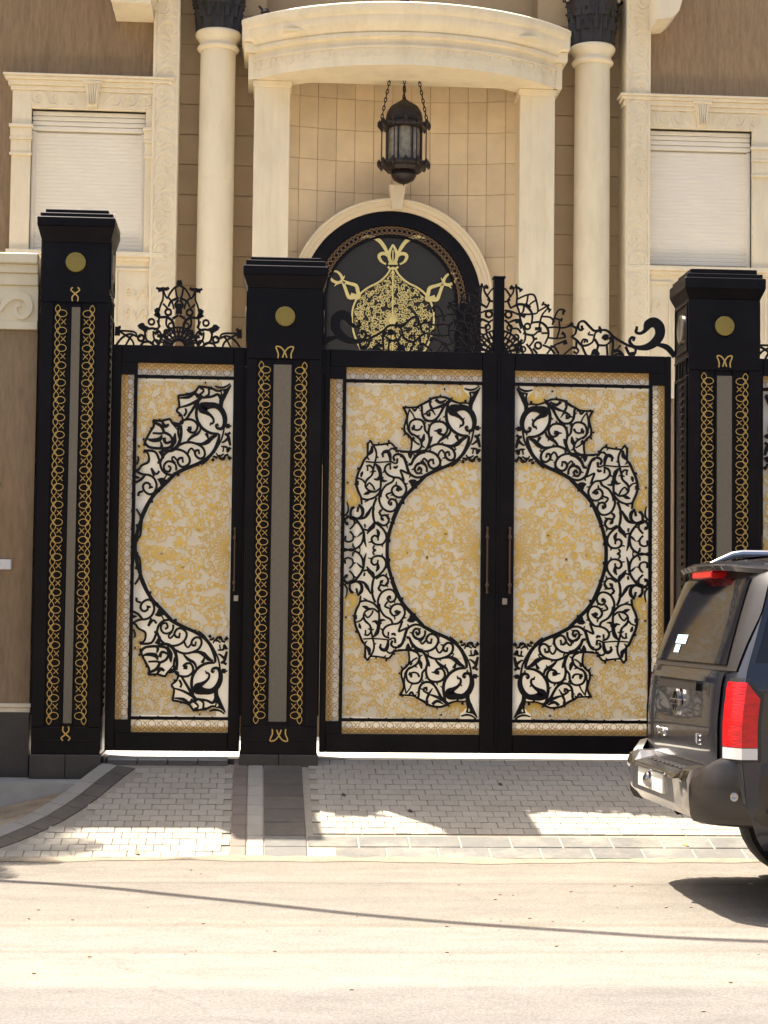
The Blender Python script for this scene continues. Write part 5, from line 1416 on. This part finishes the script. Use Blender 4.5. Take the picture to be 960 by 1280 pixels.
for i in range(6):
    t = 2*math.pi*i/6; k = MB(); k.tube([(lp.x+.238*math.cos(t), YL+.238*math.sin(t), lz(204)), (lp.x+.238*math.cos(t), YL+.238*math.sin(t), lz(158))], .007, 5); A2.put(k, 'rod', M['bronze'])
ztop = ZE0+HE*.5
def chain_obj(x0, y0, z0, x1, y1, z1):
    k = MB(); a = Vector((x0, y0, z0)); b = Vector((x1, y1, z1)); L = (b-a).length; n = int(L/.045); d = (b-a)/L
    sx = d.cross(Vector((0, 1, 0))).normalized(); sy = d.cross(sx)
    for i in range(n):
        c = a+d*(L*(i+.5)/n); e = sx if i % 2 else sy
        k.tube([c+d*.03*math.cos(q)+e*.013*math.sin(q) for q in [2*math.pi*j/8 for j in range(9)]], .006, 5)
    A2.put(k, 'chain', M['bronze'])
yb = YL+.05
chain_obj(lp.x-.25, YL, lz(154), lp.x-.10, yb, ztop); chain_obj(lp.x+.25, YL, lz(154), lp.x+.10, yb, ztop); chain_obj(lp.x, YL, lz(121), lp.x+.0, yb, ztop)
chain_obj(lp.x, YL+.27, lz(154), lp.x+.02, yb+.08, ztop)
k = MB(); k.box(lp.x-.14, lp.x+.14, yb-.05, yb+.13, ztop-.0, ztop+.03); k.tube([(lp.x, yb, ztop), (lp.x, yb+.3, ZE0+HE)], .015, 6); A2.put(k, 'hanger', M['bronze'])
k = MB().box(xap0-.1, xap1+.1, 4.35, 5.4, ZE0+HE*.62, ZE0+HE*.66); A.put(k, 'porch_ceiling', M['stone'])
# houses across the street, behind the camera: they stand in the reflections
M['neighbour'] = mat('beige_render', (.36, .28, .19, 1), .9, var=.1, vscale=1)
for (x, ww, hh, lab) in ((-14, 15, 5.6, 'beige house across the street, left of the viewpoint'), (4, 17, 6.4, 'beige house across the street, behind the viewpoint'), (23, 16, 6.0, 'beige house across the street, right of the viewpoint')):
    r = thing('house', (x, -34, ZR), lab, 'house'); A5 = At(r)
    k = MB(); k.box(x-ww/2, x+ww/2, -42, -32, ZR, hh); A5.put(k, 'wall', M['neighbour'])
    k = MB(); k.box(x-ww/2-.3, x+ww/2+.3, -42.3, -31.7, hh+.002, hh+.35); A5.put(k, 'roof', M['stone'])
    for i in range(3):
        for zf in (.6, 3.4):
            xc = x-ww/2+ww*(i+.5)/3; k = MB().box(xc-.8, xc+.8, -31.99, -31.93, zf, zf+1.8); A5.put(k, 'window', M['glassdark'])
# overhead cable
def lift_road(px, py, h):
    p = onz(px, py, ZR); return Vector((p.x-SA*h, p.y+SB*h, ZR+h))
pts = [lift_road(x, y, 6.1) for x, y in ((-700, 1070), (0, 1101), (240, 1121), (480, 1146), (720, 1164), (960, 1177), (1700, 1200))]
k = MB(); k.tube(catm(pts, 6), .05, 8)
tag(k.build('overhead_cable', M['iron']), 'overhead cable high above the street throwing a thin line of shade', 'cable')
# palm tree left of the picture: only its shade shows
M['frond'] = mat('palm_frond', (.06, .085, .03, 1), .6)
M['trunk'] = mat('palm_trunk', (.16, .11, .07, 1), .9, var=.3, vscale=8, bump=1, bscale=12)
tip = lift_road(126, 1072, 2.9)
pc = Vector((tip.x-2.12, tip.y+.55, ZR+3.55))
root = thing('palm_tree', (pc.x, pc.y, ZR), 'tall palm left of the gates, its fronds shading the kerb', 'tree'); A4 = At(root)
k = MB(); k.tube([(pc.x+.1*math.sin(i), pc.y, ZR+i*3.45/12) for i in range(13)], [.22-.06*i/12+.015*(i % 2) for i in range(13)], 12); A4.put(k, 'trunk', M['trunk'])
rng = random.Random(3)
for i in range(22):
    a = 2*math.pi*i/22+rng.uniform(-.1, .1); L = rng.uniform(2.0, 2.5); el = rng.uniform(.15, .7)
    if i == 0: a, L, el = -.24, 2.42, .30
    if i == 1: a, L, el = -.46, 2.35, .25
    if i == 21: a, L, el = -.02, 2.3, .35
    if i == 20: a, L, el = -.68, 2.2, .3
    k = MB(); pts = []
    for j in range(13):
        t = j/12; rr = L*t*(math.cos(el)*.6+.4); zz = L*(math.sin(el)*t-.75*t*t*(.6+.4*math.cos(el)))
        pts.append(Vector((pc.x+rr*math.cos(a), pc.y+rr*math.sin(a), pc.z+zz)))
    k.tube(pts, [.03-.024*j/12 for j in range(13)], 5)
    for j in range(3, 76):
        t = j/76*12; q = int(t); f = t-q
        if q >= 12: break
        c = pts[q].lerp(pts[q+1], f); d = (pts[q+1]-pts[q]).normalized(); sd = d.cross(Vector((0, 0, 1))).normalized()
        ll = .55*math.sin(math.pi*min(1, .18+.8*j/76))+.08
        for s in (1, -1):
            e = (sd*s*.62+d*.75+Vector((0, 0, -.25))).normalized()
            n2 = e.cross(d).normalized(); wv = e.cross(n2).normalized()*.0115
            k.add([c-wv, c+wv, c+e*ll*.6+wv*.7, c+e*ll, c+e*ll*.6-wv*.7], [(0, 1, 2, 3, 4)])
    A4.put(k, 'frond', M['frond'])
# ------------------------------------------------------------------ parked car: rear to the left, right flank to the street
M['paint'] = mat('charcoal_paint', (.013, .0145, .022, 1), .24, metal=.3, coat=.7, var=.1, vscale=30, dirt=(.16, .125, .085, 1), dscale=2.2, damt=.10)
M['carglass'] = mat('tinted_glass', (.008, .008, .010, 1), .05, spec=.45)
M['chrome'] = mat('chrome', (.40, .39, .39, 1), .18, metal=1, rvar=.06)
M['trim'] = mat('black_trim', (.018, .015, .014, 1), .38, spec=.5)
M['plastic'] = mat('dusty_plastic', (.022, .016, .012, 1), .33, var=.25, vscale=4, coat=.2, dirt=(.075, .055, .038, 1), dscale=3, damt=.4)
M['redlamp'] = mat('red_lens', (.52, .006, .008, 1), .18, coat=.25, spec=.4, var=.35, vscale=9, stretch=(1, 1, 5), bump=.35, bscale=22)
M['clearlamp'] = mat('clear_lens', (.62, .60, .57, 1), .18, coat=1)
M['rubber'] = mat('tyre_rubber', (.018, .017, .016, 1), .85)
M['rim'] = mat('alloy', (.45, .45, .45, 1), .3, metal=.9)
M['plate'] = mat('plate', (.62, .58, .48, 1), .4)
M['sticker'] = mat('pale_sticker', (.36, .50, .50, 1), .5)
M['under'] = mat('underbody', (.012, .011, .010, 1), .9)
car = thing('parked_car', (2.40, -3.83, ZR), 'dark grey sport utility vehicle parked across the right end of the driveway', 'car')
car.rotation_euler = (0, 0, -math.pi/2+R(1.5)); car.scale = (1.03, 1.05, 1.085)
def interp(t, tab):
    if t <= tab[0][0]: return tab[0][1]
    for (a, b), (c, d) in zip(tab, tab[1:]):
        if t <= c: return b+(d-b)*(t-a)/(c-a)
    return tab[-1][1]
WT = [(.36, .93), (.43, .965), (.60, .995), (.82, 1.0), (1.05, 1.0), (1.22, .985), (1.28, .965), (1.40, .945), (1.60, .895), (1.74, .845), (1.80, .80), (1.84, .73), (1.865, .62)]
RT = [(.36, .30), (.43, .25), (.60, .19), (.82, .165), (1.0, .165), (1.20, .185), (1.28, .205), (1.40, .245), (1.60, .315), (1.74, .365), (1.80, .40), (1.84, .45), (1.865, .53), (1.885, .70)]
ZM = [(0, 9), (3.05, 9), (3.25, 1.86), (4.05, 1.25), (4.2, 1.20), (4.9, 1.10), (5.12, 1.02), (5.22, .85)]
def wz(z): return interp(z, WT)
def yr(x, z): return interp(z, RT)+.085*(abs(x)/max(wz(z), .01))**8
zs = [.36, .43, .50, .60, .72, .82, .95, 1.05, 1.15, 1.22, 1.25, 1.28, 1.34, 1.40, 1.50, 1.60, 1.68, 1.74, 1.78, 1.82, 1.845, 1.86]
ax1, ax2 = 1.45, 4.34
def zlow(y):
    for a in (ax1, ax2):
        d = abs(y-a)
        if d < .50: return .36+math.sqrt(max(0, .50**2-d*d))*.98
    return .36
ysn = sorted(set([round(.0+.07*i, 3) for i in range(0, 75)]+[ax1, ax2]))
k = MB(); idx = {}
for i, y in enumerate(ysn):
    for s in (1, -1):
        for j, z in enumerate(zs):
            zz = max(z, min(zlow(y+.3), 1.0)) if y > .3 else z
            zz = min(zz, interp(y, ZM))
            xx = wz(z)*(1-.10*max(0, (y-4.4)/.8)**2); yy = max(y, yr(wz(z), z)) if i else yr(wz(z), z)
            if z < .85: xx -= 0
            idx[i, s, j] = len(k.v); k.v.append((s*xx, yy, zz))
    for j, x in enumerate((.5, .3, .1, -.1, -.3, -.5)):
        z = 1.875+.012*(1-(x/.5)**2); z = min(z, interp(y, ZM))
        idx[i, 0, j] = len(k.v); k.v.append((x, max(y, interp(1.875, RT)) if i else interp(1.875, RT), z))
n = len(ysn); nj = len(zs)
for i in range(n-1):
    ring = [(1, j) for j in range(nj)]+[(0, j) for j in range(6)]+[(-1, j) for j in range(nj-1, -1, -1)]
    for (a, b) in zip(ring, ring[1:]):
        k.f.append((idx[i, a[0], a[1]], idx[i+1, a[0], a[1]], idx[i+1, b[0], b[1]], idx[i, b[0], b[1]]))
k.f.append(tuple(idx[n-1, a[0], a[1]] for a in ring))
k.build('body', M['paint'], car, smooth=True)
def rear_patch(x0, x1, z0, z1, off, nx=16, nz=10, shape=None):
    b = MB()
    for j in range(nz+1):
        z = z0+(z1-z0)*j/nz
        for i in range(nx+1):
            x = x0+(x1-x0)*i/nx
            if shape: x, z_ = shape(x, z)
            else: z_ = z
            lim = wz(z_)*.995; xx = max(-lim, min(lim, x))
            b.v.append((xx, yr(xx, z_)-off, z_))
    for j in range(nz):
        for i in range(nx):
            a = j*(nx+1)+i; b.f.append((a, a+1, a+nx+2, a+nx+1))
    return b
def side_patch(y0, y1, z0, z1, off, side=1, ny=10, nz=8, shape=None):
    b = MB()
    for j in range(nz+1):
        for i in range(ny+1):
            y = y0+(y1-y0)*i/ny; z = z0+(z1-z0)*j/nz
            if shape: y, z = shape(y, z)
            b.v.append((side*(wz(z)+off), y, z))
    for j in range(nz):
        for i in range(ny):
            a = j*(ny+1)+i; q = (a, a+1, a+ny+2, a+ny+1)
            b.f.append(q if side > 0 else q[::-1])
    return b
# tailgate: skin, glass, black surround
rear_patch(-1.0, 1.0, .60, 1.872, -.002, 30, 30).build('rear_skin', M['paint'], car, smooth=True)
tg = rear_patch(-.80, .80, .70, 1.262, .010, 20, 14).build('tailgate', M['paint'], car, smooth=True)
rear_patch(-.90, .90, 1.268, 1.80, .006, 24, 12).build('window_surround', M['trim'], car, smooth=True)
rg_ = rear_patch(-.80, .80, 1.30, 1.755, .014, 20, 10, lambda x, z: (x*(1-.12*(z-1.3)/.45), z)).build('rear_window', M['carglass'], car, smooth=True)
for nm, (x0, x1, z0, z1) in (('sticker', (-.34, -.10, 1.395, 1.445)), ('sticker', (-.32, -.20, 1.345, 1.388))):
    rear_patch(x0, x1, z0, z1, .018, 3, 2).build(nm, M['sticker'], rg_)
# plate lamp bar, handle recess
b = rear_patch(-.42, .42, 1.150, 1.205, .030, 12, 3); b2 = rear_patch(-.42, .42, 1.150, 1.205, .005, 12, 3)
b.build('handle_recess', M['trim'], tg, smooth=True)
rear_patch(-.62, .62, 1.206, 1.236, .038, 14, 3).build('tailgate_bar', M['chrome_dark'] if 'chrome_dark' in M else M['paint'], tg, smooth=True)
rear_patch(-.56, .56, .735, .765, .014, 14, 2).build('lower_groove', M['trim'], tg)
# emblem: ring with a bar
k = MB(); R_ = .075
pts = [(R_*math.cos(2*math.pi*i/28), R_*.9*math.sin(2*math.pi*i/28)) for i in range(29)]
k.stroke(pts, .020, -.016, 0, smooth=False); k.box(-.105, .105, -.020, 0, -.017, .017, .003)
k.v = [(x-.02, yr(0, 1.07)-.012+y, 1.075+z) for x, y, z in k.v]; k.build('emblem', M['chrome'], tg)
def lettering(txt, x, z, size, name, m, off=.013):
    cu_ = bpy.data.curves.new(name, 'FONT'); cu_.body = txt; cu_.size = size; cu_.extrude = .004; cu_.resolution_u = 2
    to = bpy.data.objects.new(name+'_tmp', cu_); COL.objects.link(to)
    dg = bpy.context.evaluated_depsgraph_get(); me = bpy.data.meshes.new_from_object(to.evaluated_get(dg)); bpy.data.objects.remove(to)
    me.name = name; me.materials.clear(); me.materials.append(m)
    o = bpy.data.objects.new(name, me); COL.objects.link(o); o.parent = tg
    o.location = (x, yr(x, z)-off, z); o.rotation_euler = (math.pi/2, 0, 0); return o
lettering('ARMADA', -.50, .87, .062, 'lettering', M['chrome']); lettering('LE', .42, .87, .078, 'lettering', M['chrome'])
lettering('NISSAN', -.105, 1.066, .034, 'lettering', M['trim'], .034)
# spoiler and third brake light
b = MB()
for i in range(41):
    x = -.78+1.56*i/40; t = abs(x)/.78
    y0 = yr(x, 1.80)-.10*(1-t**4)-.02; z0 = 1.822-.03*t**3
    b.v += [(x, y0+.02, z0-.022), (x, y0, z0+.004), (x, y0+.05, z0+.028-.02*t**4), (x, y0+.36, z0+.045), (x, y0+.30, z0-.03)]
for i in range(40):
    for j in range(4):
        a = i*5+j; b.f.append((a, a+1, a+6, a+5))
    b.f.append((i*5+4, i*5, i*5+5, i*5+9))
b.f += [(4, 3, 2, 1, 0), (200, 201, 202, 203, 204)]
b.build('spoiler', M['paint'], car, smooth=True)
k = MB(); k.box(-.21, .21, yr(0, 1.76)-.085, yr(0, 1.76)+.02, 1.758, 1.800, .008); k.build('brake_light', M['redlamp'], car)
# tail lamps wrapping the corners
def lamp(side):
    root_l = None
    for nm, m, z0, z1 in (('lamp_surround', M['trim'], .812, 1.235), ('tail_lamp', M['redlamp'], .885, 1.215), ('reversing_lens', M['clearlamp'], .825, .882)):
        b = MB(); NZ, NU = 8, 14
        for j in range(NZ+1):
            for i in range(NU+1):
                u = i/NU; f = j/NZ
                zt = z1 if nm == 'reversing_lens' else z1-.085*max(0, (u-.42)/.58)+.0
                z = z0+(zt-z0)*f
                if u < .42:
                    x = .875+(.995-.875)*(u/.42); y = yr(x, z)-.016
                    px_, py_ = side*x, y
                else:
                    v = (u-.42)/.58; x = wz(z)+.012; y = yr(.995, z)-.004+v*.085
                    px_, py_ = side*x, y
                if nm == 'lamp_surround': px_ -= side*.009; py_ += .012*(1 if u < .42 else .6)*(1-2*0); py_ = py_+(.014 if u > .9 else 0)
                b.v.append((px_, py_, z))
        for j in range(NZ):
            for i in range(NU):
                a = j*(NU+1)+i; q = (a, a+1, a+NU+2, a+NU+1); b.f.append(q if side > 0 else q[::-1])
        o = b.build(nm, m, car if root_l is None else root_l, smooth=True); root_l = o if nm == 'tail_lamp' else root_l
for s in (1, -1): lamp(s)
# side glass
for s in (1, -1):
    for (y0, y1) in ((.335, 1.28), (1.36, 2.22), (2.32, 3.10)):
        sh = (lambda y, z, y0=y0, y1=y1: (y+(.14*(z-1.32)/.40*(1-(y-y0)/(y1-y0)) if y0 < 1 else 0)-(.20*(z-1.32)/.4*((y-y0)/(y1-y0)) if y1 > 3 else 0), z))
        side_patch(y0, y1, 1.315, 1.715, .004, s, shape=sh).build('side_window', M['carglass'], car, smooth=True)
    side_patch(.30, 5.0, .62, .70, .012, s, ny=30, nz=2).build('side_moulding', M['trim'], car) if False else None
    k = MB()
    for y in (1.32, 2.27): k.box(s*1.0-.002, s*1.0+.006, y-.004, y+.004, .5, 1.24)
    k.build('door_seam', M['under'], car)
    for y in (1.48, 2.45):
        k = MB(); k.tube([(s*1.0, y, 1.12), (s*1.035, y+.03, 1.12), (s*1.035, y+.19, 1.12), (s*1.0, y+.22, 1.12)], .014, 8); k.build('door_handle', M['chrome'], car, smooth=True)
    k = MB(); k.box(s*1.0, s*1.22, 3.15, 3.32, 1.20, 1.42, .03); k.build('mirror', M['paint'], car)
    # roof rail
    k = MB(); xr_ = s*.66
    k.tube([(xr_, .50, 1.850), (xr_, .58, 1.885), (xr_, .66, 1.915), (xr_, .72, 1.922), (xr_, 2.7, 1.93), (xr_, 2.85, 1.915), (xr_, 3.0, 1.885)], [.012, .016, .022, .026, .026, .022, .012], 10)
    o = k.build('roof_rail', M['chrome'], car, smooth=True)
    k = MB(); k.box(xr_-.02, xr_+.02, .74, 2.68, 1.870, 1.908, .004); k.build('rail_insert', M['trim'], o)
for y in (1.3, 2.4):
    k = MB(); k.box(-.66, .66, y-.03, y+.03, 1.915, 1.932, .006); k.build('cross_bar', M['trim'], car)
# windscreen
k = MB(); k.add([(-.80, 4.0, 1.275), (.80, 4.0, 1.275), (.66, 3.28, 1.825), (-.66, 3.28, 1.825)], [(0, 1, 2, 3)]); k.v = [(x, y+.03, z+.02) for x, y, z in k.v]; k.build('windscreen', M['carglass'], car)
# front end
k = MB(); k.box(-.5, .5, 5.10, 5.24, .66, .95, .02); k.build('grille', M['chrome'], car)
for s in (1, -1):
    k = MB(); k.box(s*.55, s*.93, 4.98, 5.20, .74, .98, .03); k.build('headlight', M['clearlamp'], car)
k = MB(); k.box(-.96, .96, 4.95, 5.32, .38, .62, .05); k.build('front_bumper', M['plastic'], car)
# rear bumper
def bump_loft(xa, xb, prof, nx=10):
    b = MB(); m_ = len(prof)
    for i in range(nx+1):
        x = xa+(xb-xa)*i/nx; t = abs(x)
        dy = .22*max(0, (t-.62)/.40)**2.2
        for (y, z) in prof: b.v.append((x, y+dy, z))
    for i in range(nx):
        for j in range(m_-1): a = i*m_+j; b.f.append((a, a+1, a+m_+1, a+m_))
    b.f += [tuple(range(m_-1, -1, -1)), tuple(range(nx*m_, (nx+1)*m_))]
    return b
low = [(.32, .475), (.17, .475), (.07, .50), (.015, .56), (-.0, .69), (.02, .715), (.06, .725), (.30, .74)]
bp_ = bump_loft(-.50, .50, low).build('rear_bumper', M['chrome'], car, smooth=True)
for s in (1, -1):
    hi_ = [(.32, .475), (.17, .475), (.08, .50), (.03, .56), (.012, .70), (.03, .745), (.075, .765), (.32, .775)]
    b = bump_loft(s*.60, s*.72, hi_); b.build('bumper_end', M['chrome'], bp_, smooth=True)
    b = MB(); q0 = bump_loft(s*.50, s*.60, low, 1); q1 = bump_loft(s*.50, s*.60, hi_, 1)
    vs = q0.v[:8]+q1.v[8:]; b.add(vs, [(j, j+1, j+9, j+8) for j in range(7)]+[tuple(range(8, 16))]); b.build('bumper_step', M['chrome'], bp_)
    # dark corner cap running round the corner and along the flank to the wheel arch
    b = MB(); st = [(.72, .045, .70), (.80, .08, .77), (.875, .135, .82), (.935, .205, .83), (.975, .29, .83), (1.0, .38, .83), (1.008, .52, .83), (1.01, .66, .83)]
    zp = [.475, .49, .525, .60, .795, .820, .832]; off = [-.07, -.02, .002, .008, .008, -.004, -.06]
    for i, (x, y, zt) in enumerate(st):
        a_ = st[max(i-1, 0)]; c_ = st[min(i+1, len(st)-1)]; tx, ty = c_[0]-a_[0], c_[1]-a_[1]; l = math.hypot(tx, ty); nx_, ny_ = ty/l, -tx/l
        for z, o_ in zip(zp, off): b.v.append((s*(x+nx_*o_), y+ny_*o_, z if z < .7 else z-(.83-zt)))
    m_ = len(zp)
    for i in range(len(st)-1):
        for j in range(m_-1):
            a = i*m_+j; q = (a, a+m_, a+m_+1, a+1); b.f.append(q if s > 0 else q[::-1])
    b.f += [tuple(range(m_-1, -1, -1)), tuple(range((len(st)-1)*m_, len(st)*m_))]
    o = b.build('bumper_corner', M['plastic'], bp_, smooth=True)
    for (y, z) in ((.20, .64), (.40, .56), (.55, .55)):
        k = MB(); k.lathe([(.022, 0), (.022, .006), (.012, .008), (.001, .004)], 0, 0, 14); k.v = [(s*(1.018+zz), y+x, z+yy) for x, yy, zz in k.v]; k.build('sensor', M['chrome'] if y < .3 else M['trim'], o)
k = MB(); k.box(-.30, .30, -.006, .02, .59, .70, .004); pl = k.build('plate_recess', M['plate'], bp_)
k = MB(); k.lathe([(.04, -.02), (.045, .0), (.04, .02), (.02, .035), (.001, .04)], 0, 0, 16); k.v = [(x, -.008-zz, .645+yy) for x, yy, zz in k.v]; k.build('tow_socket', M['chrome'], bp_, smooth=True)
k = MB(); k.box(-.34, .34, -.02, .0, .702, .712, .004); k.build('plate_shade', M['trim'], bp_)
k = MB()
for i in range(9): k.box(-.40+.1*i-.03, -.40+.1*i+.03, .09, .15, .728, .737, .003)
k.build('tread', M['trim'], bp_, kind='stuff')
# underbody, wheels
k = MB(); k.box(-.80, .80, .62, .80, .44, .60, .02); k.box(-.80, .80, .80, 5.0, .36, .60, .02); k.box(-.70, .70, .24, .62, .52, .60, .02)
k.build('underbody', M['under'], car)
for s in (1, -1):
    for ya in (ax1, ax2):
        k = MB(); k.lathe([(.20, -.13), (.30, -.13), (.375, -.11), (.39, -.06), (.39, .06), (.375, .11), (.30, .13), (.20, .13)], 0, 0, 28)
        k.v = [(s*.86+zz, ya-.3+.0+x, .39+yy) for x, yy, zz in k.v]; wh = k.build('tyre', M['rubber'], car, smooth=True)
        k = MB(); k.lathe([(.26, 0), (.25, .04), (.20, .02), (.05, .03), (.001, .035)], 0, 0, 20)
        for q in range(6):
            t = 2*math.pi*q/6; b = MB().box(.03, .24, -.025, .025, .03, .05, .005)
            k.add([(x*math.cos(t)-y*math.sin(t), x*math.sin(t)+y*math.cos(t), z) for x, y, z in b.v], b.f)
        k.v = [(s*(.86+.09+zz), ya-.3+x, .39+yy) for x, yy, zz in k.v]; k.build('rim', M['rim'], wh)
print("built")
